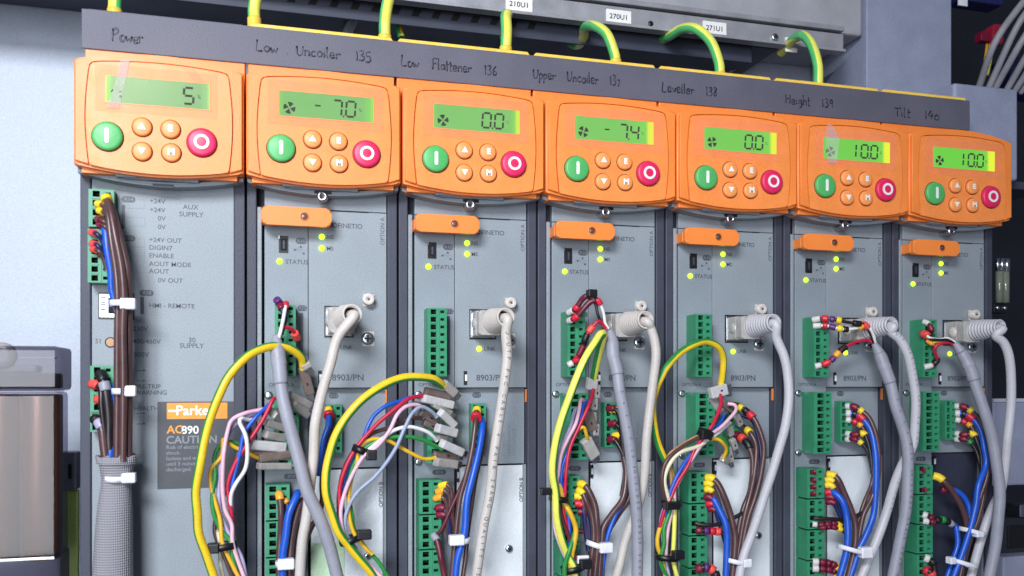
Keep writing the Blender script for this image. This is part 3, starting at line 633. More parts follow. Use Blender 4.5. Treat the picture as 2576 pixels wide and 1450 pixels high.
        h.build('remote_socket', d)
        c = V('b', 835, 1338); h = MB(); h.lathe((c.x, .1, c.z), (0, -1, 0), [(2.4, 0), (2.4, .35), (1.9, .4)], BLK, 24); h.lathe((c.x, .1, c.z), (0, -1, 0), [(1.9, .38), (0, .42)], WTAN, 24); h.build('voltage_selector', d)
    return d
for i in range(1, 8): make_drive(i)

# ------------------------------------------------------------------ keypads
SEG = {'0': 'abcdef', '1': 'bc', '4': 'fgbc', '5': 'afgcd', '7': 'abc', '-': 'g'}
READ = {1: '5', 2: '-7.0', 3: '0.0', 4: '-7.4', 5: '0.0', 6: '10.0', 7: '10.0'}
def digit(mb, c, x, z, w, h, y, m):
    t = w * .2; sl = .07
    sh = lambda a, b: (x + a + (b) * sl, z + b)
    q = {'a': ((.12, 1), (.88, 1)), 'd': ((.12, 0), (.88, 0)), 'g': ((.12, .5), (.88, .5)), 'f': ((0, .56), (0, .95)), 'b': ((1, .56), (1, .95)), 'e': ((0, .05), (0, .44)), 'c': ((1, .05), (1, .44))}
    for s in SEG[c]:
        (a0, b0), (a1, b1) = q[s]; p0 = sh(a0 * w, b0 * h); p1 = sh(a1 * w, b1 * h)
        mb.obox((p0[0], y, p0[1]), (p1[0], y, p1[1]), t * 1.15, .12, m, 0)
def make_keypad(i):
    L = UL(i); lab = {1: 'orange keypad reading 5 on the Power unit, leftmost in the row', 2: 'orange keypad reading -7.0 under the handwriting Low Uncoiler', 3: 'orange keypad reading 0.0 under the handwriting Low Flattener', 4: 'orange keypad reading -7.4 under the handwriting Upper Uncoiler',
                       5: 'orange keypad reading 0.0 under the handwriting Leveller', 6: 'orange keypad reading 10.0 under the handwriting Height', 7: 'orange keypad reading 10.0 at the right end of the row, under Tilt'}[i]
    kp = thing('keypad', (L + P / 2, -8, 92), lab, 'keypad', 'orange keypads in the row')
    n = 28; us = [.5 + 71.5 * k / n for k in range(n + 1)]
    lo = [(L + u, arc(u, 92.2, 96.2)) for u in us]; hi = [(L + u, arc(u, 147.0, 142.2)) for u in us]
    m = MB(); m.prism(lo + hi[::-1], 4, -14.6, ORG, .9)
    # brown-orange overhang blocks below
    m.box(L + 3, L + 19, -11.5, -2, 93.0, 96.5, ORG, .3); m.box(L + 54, L + 69, -11.5, -2, 93.2, 96.5, ORG, .3)
    m.build('keypad_body', kp)
    # inner outline of the front: the groove between frame and panel
    zt = lambda u: arc(u, 142.6, 139.6); ul, ur = 7.4, 65.2
    side = lambda u0, z, s: u0 - s * 1.7 * math.sin(math.pi * min(1, max(0, (z - 94) / 46)))
    N2 = 20
    leftc = [(L + side(ul, z, 1), z) for z in [94.6 + (zt(ul) - 94.6 - 1.2) * k / N2 for k in range(N2 + 1)]]
    topc = [(L + u, zt(u)) for u in [ul + 1.0 + (ur - ul - 2.0) * k / N2 for k in range(N2 + 1)]]
    rightc = [(L + side(ur, z, -1), z) for z in [94.6 + (zt(ur) - 94.6 - 1.2) * k / N2 for k in range(N2, -1, -1)]]
    inner = leftc + topc + rightc
    cx = L + 36.3
    outer_in = [(x + (-.55 if x < cx - 20 else .55 if x > cx + 20 else 0) * (1 if True else 0), z + (.55 if z > 138 else 0)) for x, z in inner]
    botm = [(L + u, arc(u, 93.1, 97.1)) for u in [ur - (ur - ul) * k / 16 for k in range(17)]]
    m = MB(); m.prism([(inner[0][0], botm[-1][1])] + inner[1:-1] + [(inner[-1][0], botm[0][1])] + botm[1:-1], -14, -16.6, ORG2, .35, 2)
    fp = m.build('front_panel', kp)
    e = 1.0
    ulo = [(L + u, arc(u, 93.1, 97.1)) for u in us]; uhi = [(L + u, arc(u, 146.1, 141.3)) for u in us]
    fr = [(L + 1.3, ulo[0][1] + .4), (L + 1.3, uhi[0][1] - .2)] + uhi[1:-1] + [(L + 71.2, uhi[-1][1] - .2), (L + 71.2, ulo[-1][1] + .4)]
    fr += [(outer_in[-1][0], arc(outer_in[-1][0] - L, 93.1, 97.1))] + outer_in[::-1][1:-1] + [(outer_in[0][0], arc(outer_in[0][0] - L, 93.1, 97.1))]
    m = MB(); m.prism(fr, -14, -16.3, ORG, .35, 2); m.build('front_frame', kp)
    # display
    y0 = -16.62; dx = -1.5 if i == 1 else 0
    a, b, c, e = L + 15.2 + dx, L + 58.6 + dx, 123.7, 135.4
    m = MB(); m.box(a, b, y0 - .05, y0 + .4, c, e, lcd(i)); ds = m.build('display', kp)
    m = MB()
    for x0, x1, z0, z1 in ((a - .5, b + .5, e, e + .45), (a - .5, b + .5, c - .45, c), (a - .5, a, c, e), (b, b + .5, c, e)): m.box(x0, x1, y0 - .15, y0 + .3, z0, z1, ORG2)
    m.build('display_bezel', ds)
    m = MB(); s = READ[i]; w, h = 4.2, 7.2; zb = c + 2.0; x = b - (11.2 if i == 1 else 13.0 if i < 6 else 12.8)
    right = x
    for ch in reversed(s):
        if ch == '.': m.box(x + w + .75, x + w + 1.45, y0 - .2, y0 - .06, zb - .5, zb + .3, LCDINK); continue
        if ch == '-': digit(m, '-', x - 2.2, zb + .4, w * .8, h, y0 - .13, LCDINK); x -= 6.6; continue
        if i == 4 and ch == '4': pass
        digit(m, ch, x - (1.4 if ch == '1' else 0), zb, w, h, y0 - .13, LCDINK); x -= 6.3
    m.build('digits', ds)
    m = MB(); m.text('%', 2.3, right + 6.0, zb + 3.4, y0 - .12, DIM if i > 2 else LCDINK); m.build('percent_sign', ds)
    m = MB()
    fx, fz = a + 4.6, c + 3.9
    if i == 1:
        m.obox((a + 2.4, y0 - .13, c + 4.6), (a + 3.2, y0 - .13, c + 5.8), .5, .12, LCDINK, 0); m.box(a + 5.7, a + 6.5, y0 - .2, y0 - .06, c + 4.4, c + 5.3, LCDINK); m.box(a + 5.6, a + 6.7, y0 - .2, y0 - .06, c + 2.4, c + 3.5, LCDINK)
    else:
        for k in range(4):
            t0 = math.radians(12 + 23 * i + 90 * k); pts = [(fx + .35 * math.cos(t0), fz + .35 * math.sin(t0))] + [(fx + 2.75 * math.cos(t0 + math.radians(v)), fz + 2.75 * math.sin(t0 + math.radians(v))) for v in (-12, 4, 20, 36, 48)]
            m.prism(pts, y0 - .06, y0 - .18, LCDINK)
    m.build('fan_symbol' if i > 1 else 'status_symbol', ds)
    # buttons, each in its dark ring
    for nm, u, z, r, mm in (('start_button', 16.1, 108.4, 6.35, GRN), ('stop_button', 55.4, 108.5, 6.35, RED), ('up_button', 30.3, 113.6, 4.05, ORGB), ('down_button', 30.3, 102.7, 4.05, ORGB), ('escape_button', 42.2, 113.5, 4.05, ORGB), ('menu_button', 42.5, 103.0, 4.05, ORGB)):
        m = MB(); hh = 2.6 if r > 5 else 2.2
        m.button(L + u + dx, z, -16.0, r, hh, mm, .45 if r > 5 else .35)
        bt = m.build(nm, kp)
        q = MB(); yy = -16.0 - hh - (.55 if r > 5 else .46)
        X = L + u + dx
        if nm == 'start_button': q.prism(rrect(X - .85, X + .85, z - 3.3, z + 3.3, .84, 5), yy + .5, yy, WHT)
        elif nm == 'stop_button':
            for k in range(40):
                t0, t1 = 2 * math.pi * k / 40, 2 * math.pi * (k + 1) / 40
                q.prism([(X + 2.15 * math.cos(t0), z + 2.15 * math.sin(t0)), (X + 3.35 * math.cos(t0), z + 3.35 * math.sin(t0)), (X + 3.35 * math.cos(t1), z + 3.35 * math.sin(t1)), (X + 2.15 * math.cos(t1), z + 2.15 * math.sin(t1))], yy + .6, yy, WHT)
        elif nm == 'up_button': q.prism([(X - 1.7, z - 1.3), (X + 1.7, z - 1.3), (X, z + 1.6)], yy + .5, yy, WHT)
        elif nm == 'down_button': q.prism([(X - 1.7, z + 1.3), (X + 1.7, z + 1.3), (X, z - 1.6)], yy + .5, yy, WHT)
        else: q.text('E' if nm[0] == 'e' else 'M', 3.9, X, z, yy, WHT, 'CENTER', bold=.22)
        q.build('symbol', bt)
        q = MB(); q.lathe((X, -16.62, z), (0, -1, 0), [(r + .42, 0), (r + .42, .06), (r - .1, .06)], MATS.get('button_gap_brown') or mat('button_gap_brown', (110, 48, 26), .7), 32); q.build('button_seat', bt)
    # clear protective film over the upper panel
    m = MB(); cov = {1: (11, 62), 2: (10, 63), 3: (10, 63), 4: (10, 63.5), 5: (9, 60), 6: (10.5, 62), 7: (10, 62)}[i]
    m.box(L + cov[0] + dx, L + cov[1] + dx, -17.05, -16.95, 119.6, 140.2, FILM); m.build('protective_film', kp)
    if i in (1, 6):
        m = MB()
        if i == 1: m.prism([(L + 20.0, 143.0), (L + 23.6, 142.8), (L + 22.4, 136), (L + 19.2, 121.2), (L + 14.2, 121.0), (L + 18.0, 132.5)], -17.1, -17.2, TAPE); m.build('tape_piece', kp); m = MB(); m.prism([(L + 45, 142.4), (L + 51, 141.6), (L + 56.6, 133), (L + 52.8, 133.6)], -17.1, -17.2, FILM)
        else: m.prism([(L + 17.5, 142.6), (L + 20.5, 142.4), (L + 25.4, 135.0), (L + 23.4, 121.5), (L + 17.8, 121.2), (L + 16.6, 133)], -17.1, -17.2, TAPE)
        m.build('tape_piece', kp)
    return kp
for i in range(1, 8): make_keypad(i)

# ------------------------------------------------------------------ wires and cables
def interp(D, f):
    if not isinstance(D, (tuple, list)): return D
    k = f * (len(D) - 1); a = min(int(k), len(D) - 2); return D[a] + (D[a + 1] - D[a]) * (k - a)
def run(tag_, pts, D):
    n = len(pts); out = []
    for k, p in enumerate(pts):
        t = tag_; q = p
        if isinstance(p[0], str): t, q = p[0], p[1:]
        p3 = V(t, q[0], q[1], q[2] if len(q) > 2 else interp(D, k / (n - 1)))
        if 1 < k < n - 1: p3 += Vector((random.uniform(-.45, .45), random.uniform(-.3, .3), random.uniform(-.2, .2)))      # no cable hangs in a perfect curve
        out.append(p3)
    return out
def sub(Q, s0, s1):
    out = []; d = 0
    for k, p in enumerate(Q):
        if k: d += (Q[k] - Q[k - 1]).length
        if s0 <= d <= s1: out.append(p)
    return out
def wire(tag_, label, m_, r, pts, D, stripe=None, beads=(), spade=None, group=None, name='wire', cat='wire', seg=12, twist=0, kindname='insulation'):
    Pts = run(tag_, pts, D); b = MB(); Q = b.path(Pts, .8)
    b.tube(Q, r, m_, seg, stripe, raw=True, twist=twist)
    if not beads and not spade: return b.build(name, label=label, cat=cat, group=group, fix=False)
    o = thing(name, Pts[0], label, cat, group)
    b.build(kindname, o, fix=False)
    for s0, s1, mm, rm in beads:
        sq = sub(Q, s0, s1)
        if len(sq) < 2: continue
        h = MB(); h.tube(sq, r * rm if rm < 3 else rm - 2, mm, 14, raw=True)
        h.build('ferrule' if mm in (FWHT, STL) else 'marker_sleeve', o)
    if spade:
        for (x0, y0, x1, y1, D0, D1, w, t_, mm) in spade:
            h = MB(); p0, p1 = V(tag_, x0, y0, D0), V(tag_, x1, y1, D1); h.obox(p0, p1, w * .88, t_ * .8, mm, .7); sc_ = h.build('spade_connector', o)
            h = MB(); dv = (p1 - p0).normalized(); fr_ = Vector((0, -t_ * .4 - .02, 0)); md = p0.lerp(p1, .62)
            h.obox(md - dv * .7 + fr_, md + dv * .7 + fr_, .8, .12, BLK, 0); h.obox(p1 - dv * .3, p1 + dv * 3.4, w * .6, .9, STL, .1); h.build('metal_blade', sc_)
    return o
def tie(tag_, x0, y0, x1, y1, D, ry, hz, m_, head, label):
    a, b = V(tag_, x0, y0, D), V(tag_, x1, y1, D); c = (a + b) / 2; X = (b - a); rx = X.length / 2; X.normalize(); Zd = Vector((-X.z, 0, X.x)); Y = Vector((0, 1, 0))
    o = thing('cable_tie', c, label, 'cable tie', 'cable ties round the wire bundles')
    mb = MB(); i = mb.mi(m_); n = 36; prev = None; first = None
    for k in range(n):
        t = 2 * math.pi * k / n; ring = []
        for dr, dz in ((0, -1), (.7, -1), (.7, 1), (0, 1)):
            ring.append(mb.bm.verts.new(c + X * ((rx - .3 + dr) * math.cos(t)) + Y * ((ry + dr) * math.sin(t)) + Zd * (dz * hz / 2)))
        if prev:
            for s in range(4): f = mb.bm.faces.new((prev[s], ring[s], ring[(s + 1) % 4], prev[(s + 1) % 4])); f.material_index = i; f.smooth = s in (1, 3)
        else: first = ring
        prev = ring
    for s in range(4): f = mb.bm.faces.new((prev[s], first[s], first[(s + 1) % 4], prev[(s + 1) % 4])); f.material_index = i
    mb.build('strap', o)
    hx, hy, w, h = head; hc = V(tag_, hx, hy, D + ry * .8); mb = MB(); mb.box(hc.x - w / 2, hc.x + w / 2, hc.y - 2.2, hc.y + 2.4, hc.z - h / 2, hc.z + h / 2, m_, .7, 3); mb.build('lock_head', o)
    return o
def mark(i): return f'the {NAME[i]} drive'

# -- earth wires rising over the strip
top = [('0', [(288, 60, -12), (288, 40, -13), (290, -12, -14)], 'first green and yellow earth wire from the left, above the word Power'),
       ('0', [(640, 100, -12), (640, 60, -13), (641, 25, -14), (645, -14, -14)], 'green and yellow earth wire at the left end of the Low Uncoiler edge'),
       ('0', [(968, 140, -12), (968, 95, -13), (966, 60, -13), (972, 20, -15), (982, -16, -18)], 'green and yellow earth wire at the right end of the Low Uncoiler edge'),
       ('0', [(1272, 170, -12), (1272, 130, -13), (1272, 80, -14), (1273, 46, -18), (1274, 38, -26), (1270, 55, -60), (1262, 95, -100)], 'stubby earth wire standing above the Low Flattener edge'),
       ('0', [(1551, 200, -12), (1549, 160, -13), (1545, 130, -14), (1525, 85, -17), (1496, 66, -28), (1474, 70, -45), (1466, 95, -60), (1456, 112, -75), (1436, 108, -92), (1420, 80, -110)], 'curling earth wire hooked over the Upper Uncoiler edge'),
       ('0', [(1813, 230, -12), (1811, 188, -13), (1806, 155, -14), (1786, 105, -17), (1752, 74, -24), (1716, 74, -36), (1684, 90, -50), (1655, 106, -70)], 'widely arched earth wire above the Leveller writing'),
       ('0', [(2060, 260, -12), (2058, 212, -13), (2055, 165, -14), (2042, 115, -18), (2018, 90, -28), (1994, 100, -42), (1966, 132, -60)], 'arched earth wire above the Height writing')]
for k, (tg, pts, lb) in enumerate(top):
    q0 = 1 if len(pts) > 3 else 0
    wire(tg, lb, PYEL, 3.0 if k < 4 else 2.85, pts, -14, stripe=(PGRN, 205 if k else 20, 120), beads=[(0, 11.5 if k else 8, ASL, 1.13)], name='earth_wire', cat='wire', group='earth wires rising above the strip', seg=18, kindname='insulation')

# -- power unit
wire('b', 'brown supply wire at the left of the sleeved bundle on the Power unit', WBRN, 1.55, [(795, 235), (815, 330), (845, 550), (880, 800), (893, 1000), (892, 1200), ('4', 700, 50), ('4', 697, 400), ('4', 690, 770)], (11, 15, 18, 19, 19), beads=[(0, 4.5, FYEL, 1.25)], group='brown supply wires')
wire('b', 'brown supply wire at the middle of the sleeved bundle on the Power unit', WBRN, 1.6, [(800, 240), (835, 340), (875, 520), (915, 760), (935, 1000), (930, 1250), ('4', 728, 300), ('4', 726, 770)], (13, 19, 22, 23, 22), beads=[(0, 3, FYEL, 1.5)], group='brown supply wires')
wire('b', 'brown supply wire at the right of the sleeved bundle on the Power unit', WBRN, 1.55, [(808, 245), (850, 350), (900, 500), (945, 720), (975, 900), (972, 1200), ('4', 765, 200), ('4', 760, 770)], (11, 17, 19, 19, 19), beads=[(0, 3, FYEL, 1.25)], group='brown supply wires')
for k, (x, y, mm, nm) in enumerate(((760, 300, FYEL, 'upper yellow'), (772, 350, FYEL, 'lower yellow'))):
    wire('b', f'{nm} ferrule wire in the top terminal of the Power unit', WBRN, 1.2, [(x - 25, y - 8), (x + 20, y + 8), (x + 70, y + 70), (x + 90, y + 160)], (8, 13, 15), beads=[(0, 4.5, mm, 1.45)])
for k, (x, y, mm, nm) in enumerate(((758, 415, FMAR, 'upper crimson'), (770, 455, FMAR, 'lower crimson'), (712, 515, FCOR, 'upper coral'), (716, 600, FCOR, 'middle coral'), (722, 640, FCOR, 'lower coral'), (778, 680, FMAR, 'bottom crimson'))):
    wire('b', f'{nm} ferrule wire in the second terminal of the Power unit', WDBL if k in (2, 3, 5) else WBRN, 1.0, [(x - 22, y - 8), (x + 20, y + 6), (x + 60, y + 50), (x + 85, y + 160)], (10, 14, 13, 12), beads=[(0, 4.3, mm, 1.6)])
wire('b', 'blue wire beside the brown bundle on the Power unit', WBLU, 1.7, [(785, 440), (800, 520), (812, 650), (835, 800), (850, 950), (900, 1150), (910, 1400), ('4', 672, 420), ('4', 662, 560), ('4', 652, 690), ('4', 650, 770)], (11, 14, 14, 12, 11, 12, 16))
for k, (x, y, mm, nm) in enumerate(((556, 318, FCOR, 'upper'), (588, 408, FCOR, 'lower'))):
    wire('4', f'{nm} coral ferrule wire in the lowest terminal of the Power unit', WBLK, 1.3, [(x - 14, y), (x + 10, y), (x + 35, y + 30), (x + 48, y + 120), (x + 62, y + 260), (640, 770)], (9, 12, 14, 13), beads=[(0, 4.6, mm, 1.6)])
wire('4', 'dark wire with grey marker in the lowest terminal of the Power unit', WBLK, 2.1, [(590, 250), (612, 300), (632, 400), (642, 520), (648, 640), (650, 770)], (9, 13, 13, 14), beads=[(0, 5, FBLK, 1.2), (5, 10, GREYC, 1.2)])
wire('4', 'brown wire with lilac marker leaving the bottom terminal of the Power unit', WBRN, 2.0, [(560, 520), (585, 545), (600, 590), (615, 670), (626, 770)], (9, 13, 14, 15), beads=[(0, 3, FBLK, 1.2), (3, 7.5, WLIL, 1.15)])
t = thing('braided_sleeve', V('4', 690, 1449, 16), 'grey braided sleeve gathering the wires of the Power unit', 'cable sleeve')
b = MB(); prof = [(693, 745, 8.7), (693, 752, 8.4), (692, 775, 8.0), (690, 820, 7.2), (690, 870, 6.6), (686, 930, 6.6), (680, 1050, 7.6), (674, 1180, 8.1), (670, 1300, 8.4), (666, 1449, 8.8), (664, 1600, 9)]
Q = [V('4', a, bb, 15) for a, bb, c in prof]; zz = [q.z for q in Q]; rr = [c for a, bb, c in prof]
Qf = b.path(Q, 1.0)
def rad_at(z):
    for k in range(len(zz) - 1):
        if zz[k] >= z >= zz[k + 1]: return rr[k] + (rr[k + 1] - rr[k]) * (zz[k] - z) / (zz[k] - zz[k + 1])
    return rr[-1]
b.tube(Qf, lambda f: rad_at(Qf[min(len(Qf) - 1, int(round(f * (len(Qf) - 1))))].z) * .95, BRAID, 40, raw=True); b.build('sleeve', t)
b = MB(); n = 44; i_ = b.mi(BRAID); prev = None
ring0 = []
for k in range(n):
    a = 2 * math.pi * k / n; z = Q[0].z + .5 * math.sin(9 * a) + .3 * math.sin(23 * a); c = Q[0]
    ring0.append([Vector((c.x + 8.3 * math.cos(a), c.y + 8.3 * math.sin(a), c.z - 3)), Vector((c.x + 8.9 * math.cos(a), c.y + 8.9 * math.sin(a), z + .5)), Vector((c.x + 7.9 * math.cos(a), c.y + 7.9 * math.sin(a), z + .3))])
rv = [[b.bm.verts.new(v) for v in r_] for r_ in ring0]
for k in range(n):
    for s in range(2): b.bm.faces.new((rv[k][s], rv[(k + 1) % n][s], rv[(k + 1) % n][s + 1], rv[k][s + 1])).smooth = True
b.build('frayed_edge', t)
tie('b', 835, 1045, 1000, 1050, 17, 6, 2.6, TIEW, (968, 1048, 6.4, 5), 'uppermost white cable tie round the brown bundle of the Power unit')
tie('4', 665, 358, 790, 358, 17, 6, 2.6, TIEW, (760, 357, 6.2, 4.8), 'middle white cable tie round the brown bundle of the Power unit')
tie('4', 620, 870, 762, 872, 15, 7.2, 2.6, TIEW, (762, 870, 5.8, 4.4), 'white cable tie round the braided sleeve')

# -- pieces shared by drives 2 to 7: ethernet cables with plug, boot and sheath
ETH = {2: ([('5', 925, 40), ('5', 880, 200), ('5', 833, 350), ('5', 796, 550), ('5', 778, 750), ('5', 768, 900), ('5', 738, 1100), ('5', 716, 1250), ('5', 698, 1480)], (31, 30, 27, 24, 22, 20), BEIGE, 'clean cream network cable bending down left from the Low Uncoiler drive', 2.35),
       3: ([('6', 1130, 20), ('6', 1138, 150), ('6', 1122, 300), ('6', 1098, 500), ('6', 1062, 750), ('6', 1032, 950), ('6', 1002, 1150), ('6', 975, 1300), ('6', 950, 1480)], (31, 30, 27, 24, 22, 20), BEIGE, 'printed cream network cable hanging from the Low Flattener drive', 2.4),
       4: ([('7', 770, -20), ('7', 795, 60), ('7', 798, 160), ('7', 785, 320), ('7', 768, 480), ('7', 750, 650), ('7', 738, 820), ('7', 720, 960), ('7', 690, 1080), ('7', 630, 1230), ('7', 580, 1400), ('7', 560, 1480)], (31, 30, 27, 24, 20, 15, 13), BEIGE, 'cream network cable hanging from the Upper Uncoiler drive behind a grey cable', 2.35),
       5: ([('8', 760, 45), ('8', 803, 150), ('8', 828, 260), ('8', 833, 400), ('8', 815, 560), ('8', 780, 690), ('8', 740, 820), ('8', 690, 980), ('8', 640, 1120), ('8', 600, 1230), ('8', 565, 1350), ('8', 535, 1490)], (31, 32, 30, 26, 22, 22), PALEC, 'white network cable bowing right from the Leveller drive', 2.4),
       6: ([('9', 575, 135), ('9', 625, 180), ('9', 665, 260), ('9', 698, 380), ('9', 708, 500), ('9', 704, 640), ('9', 690, 750), ('9', 640, 840), ('9', 600, 950), ('9', 555, 1110), ('9', 500, 1250), ('9', 410, 1470)], (31, 32, 30, 27, 22, 16, 16), PALEC, 'white printed network cable bowing right from the Height drive', 2.5),
       7: ([('A', 565, 155), ('A', 608, 195), ('A', 638, 265), ('A', 648, 380), ('A', 645, 530), ('A', 630, 700), ('A', 615, 850), ('A', 590, 980), ('A', 540, 1100), ('A', 490, 1240), ('A', 425, 1480)], (31, 32, 30, 27, 22, 17, 15), PALEC, 'white network cable bowing right from the Tilt drive', 2.5)}
for i, (pts, D, mm, lb, r) in ETH.items():
    L = UL(i); o = thing('network_cable', (L + 44, -10, 20), lb, 'cable', 'network cables of the drives')
    px = L + 44.0; pz = 29.6
    b = MB(); b.prism(rrect(px - 6.2, px + 6.2, pz - 6.3, pz + 6.3, .8), 4, -9.5, PLUGM, .6); b.prism(rrect(px - 6, px + 6, pz - 6.1, pz + 6.1, 1.4), -9.4, -15.5, PLUGM, .8)
    b.lathe((px - 5.6, -6.5, pz), (-1, 0, 0), [(3.3, -1), (3.3, .3), (2.6, 1.2), (1.3, 1.7), (0, 1.8)], PLUGM if i < 6 else NUB, 24); b.box(px - 5.2, px - 3.2, -2.4, -.6, pz + 3.6, pz + 5.0, BLK); b.box(px - 5.2, px - 3.2, -2.4, -.6, pz - 5.2, pz - 3.8, BLK); b.build('plug', o)
    b = MB(); prof = [(0, -14)]; n = 9
    for k in range(n + 1):
        d = -14 - 0; t_ = k / n; rr_ = 6.5 - 1.9 * t_
        prof += [(rr_, 14 + 17 * t_ - .0), (rr_, 14 + 17 * t_ + .9), (rr_ - .55, 14 + 17 * t_ + 1.1), (rr_ - .55, 14 + 17 * t_ + 1.7)]
    prof = [(0, 13.5)] + prof[1:-2] + [(4.5, 32.4), (3.7, 32.4), (3.6, 27), (0, 27)]
    ang = Vector((.09, -1, .05)).normalized()
    b.lathe((px + .5, 0, pz), ang, prof, mm, 32); b.lathe((px + .5, 0, pz), ang, [(3.55, 27.4), (0, 27.5)], GAP, 24); b.build('strain_relief', o)
    b = MB(); P0 = Vector((px + .5, 0, pz)) + ang * 27; P1 = P0 + ang * 6 + Vector((.6, 0, -1.2)); Pts = [P0, P1] + run('0', pts, D)[0:]
    if (Pts[2] - Pts[1]).length < 3: Pts.pop(2)
    Q = b.path(Pts, 1.0); b.tube(Q, r, mm, 20, raw=True); b.build('sheath', o, fix=False)
    if i in (3, 6):
        b = MB(); s = 'U-UTP PVC CABLE 4 PAIR 24AWG QUALITY ISO' if i == 3 else 'U-UTP VERIFIED CAT.5e PATCH ISO 4 PAIR'; d = 0; dist = 12.0 if i == 3 else 6; ci = 0
        for k in range(1, len(Q)):
            d += (Q[k] - Q[k - 1]).length
            if d > dist and ci < len(s):
                T = (Q[min(len(Q) - 1, k + 1)] - Q[k - 1]).normalized(); rot = math.atan2(T.z, T.x); off = Vector((0, -1, 0)) - T * T.dot(Vector((0, -1, 0))); off.normalize()
                c = Q[k] + off * (r + .05); b.text(s[ci], 2.6 if i == 3 else 2.3, c.x, c.z, c.y, PRT if i == 3 else PRT2, 'CENTER', rot=rot); ci += 1; dist = d + (2.75 if i == 3 else 2.2)
        b.build('cable_print', o)

# -- grey screened cables
GCB = {2: ([('5', 562, 30), ('5', 566, 90), ('5', 574, 160), ('5', 578, 250), ('5', 592, 370), ('5', 622, 500), ('5', 655, 640), ('5', 698, 800), ('5', 748, 950), ('5', 812, 1110), ('5', 868, 1260), ('5', 930, 1490)], (20, 24, 28, 30, 30, 27), 'thick grey screened cable crossing the Low Uncoiler drive diagonally', 2.9),
       4: ([('7', 532, 0), ('7', 545, 65), ('7', 556, 150), ('7', 570, 240), ('7', 592, 360), ('7', 620, 520), ('7', 645, 660), ('7', 668, 840), ('7', 688, 1050), ('7', 694, 1250), ('7', 692, 1490)], (20, 24, 27, 27, 26, 25), 'thick grey screened cable hanging down the Upper Uncoiler drive', 2.9),
       6: ([('9', 485, 200), ('9', 512, 250), ('9', 545, 340), ('9', 572, 420), ('9', 602, 540), ('9', 640, 650), ('9', 664, 760), ('9', 668, 900), ('9', 656, 1080), ('9', 632, 1240), ('9', 580, 1480)], (20, 24, 27, 28, 28, 26), 'thick grey screened cable curving down the Height drive', 3.0),
       7: ([('A', 345, 195), ('A', 392, 265), ('A', 425, 335), ('A', 456, 430), ('A', 502, 560), ('A', 545, 700), ('A', 572, 850), ('A', 582, 1000), ('A', 580, 1150), ('A', 560, 1300), ('A', 522, 1490)], (20, 24, 27, 28, 28, 26), 'thick grey screened cable curving down the Tilt drive', 3.1)}
for i, (pts, D, lb, r) in GCB.items():
    Pts = run('0', pts, D); o = thing('screened_cable', Pts[0], lb, 'cable', 'grey screened cables'); b = MB(); Q = b.path(Pts, 1.0)
    b.tube(sub(Q, 5, 999), r, GREYC, 20, raw=True); b.build('sheath', o, fix=False)
    b = MB(); q = sub(Q, 0, 24); b.tube(q, lambda f: (1.6 + 1.9 * min(1, f * 3)) if f < .55 else (r + .7 if f < .62 else r + .35), GREYC, 20, raw=True); b.build('shrink_sleeve', o)
    if i in (4, 6):
        b = MB(); s = '2 x 2 x 0.25 SHIELDED CABLE 300V CE 01'; d = 0; dist = 32.0; ci = 0
        for k in range(1, len(Q)):
            d += (Q[k] - Q[k - 1]).length
            if d > dist and ci < len(s):
                T = (Q[min(len(Q) - 1, k + 1)] - Q[k - 1]).normalized(); rot = math.atan2(T.z, T.x); c = Q[k] + Vector((0, -r - .05, 0)); b.text(s[ci], 2.2, c.x, c.z, c.y, PRT, 'CENTER', rot=rot); ci += 1; dist = d + 2.2
        b.build('cable_print', o)

ER = dict(name='earth_wire', cat='wire', seg=20)
# -- Low Uncoiler
wire('c', 'short white core entering the grey cable neck on the Low Uncoiler drive', WWHT, .85, [(418, 1105), (405, 1180), (380, 1270), (352, 1390), (345, 1440)], (14, 20, 22, 21), beads=[(0, 3.5, FRED, 1.7)])
wire('c', 'red core with coral ferrule curling in front of the green block, Low Uncoiler drive', WRED, .9, [(520, 1430), (500, 1385), (460, 1338), (390, 1320), (350, 1400)], (12, 16, 19, 20), beads=[(0, 5, FCOR, 2.0)])
wire('c', 'dark core with purple ferrule at the top of the green block, Low Uncoiler drive', WDBL, .9, [(335, 1075), (365, 1120), (390, 1180), (420, 1225), (400, 1330), (345, 1440)], (12, 17, 17, 20), beads=[(0, 4, FPUR, 2.1), (4, 8, FMAR, 1.9)])
wire('5', 'large green and yellow earth loop swinging left in front of the Power unit', YEL, 1.95, [(722, 222), (708, 158), (640, 106), (560, 90), (480, 104), (385, 158), (290, 262), (215, 390), (165, 520), (130, 650), (106, 800), (92, 950), (92, 1080), (106, 1200), (140, 1320), (200, 1480)], (12, 22, 30, 34, 34, 32, 28), stripe=(YGR, 28, 150), spade=[(716, 215, 762, 380, 12, 9, 5.2, 3.4, SPADB), (728, 190, 748, 222, 14, 13, 5.5, 4.5, SPADE)], **ER)
B2 = 'bundle left of the Low Uncoiler drive'
sp = lambda x0, y0, x1, y1, D0=18, D1=10, w=4.2, t_=5.2, mm=SPADE: (x0, y0, x1, y1, D0, D1, w, t_, mm)
wire('5', f'pink wire in the {B2}', WPNK, .92, [(520, 452), (470, 468), (380, 490), (305, 528), (268, 600), (254, 720), (240, 850), (242, 960), (266, 1060), (292, 1150), (305, 1240), (325, 1330), (380, 1480)], (18, 25, 27, 26, 26, 26), spade=[sp(640, 380, 760, 440), sp(510, 470, 600, 500)])
wire('5', f'lilac wire in the {B2}', WLIL, .9, [(500, 470), (470, 474), (390, 510), (300, 575), (255, 680), (232, 820), (218, 950), (238, 1090), (300, 1240), (350, 1340), (385, 1480)], (18, 22, 23, 23, 24), spade=[sp(620, 420, 740, 480)])
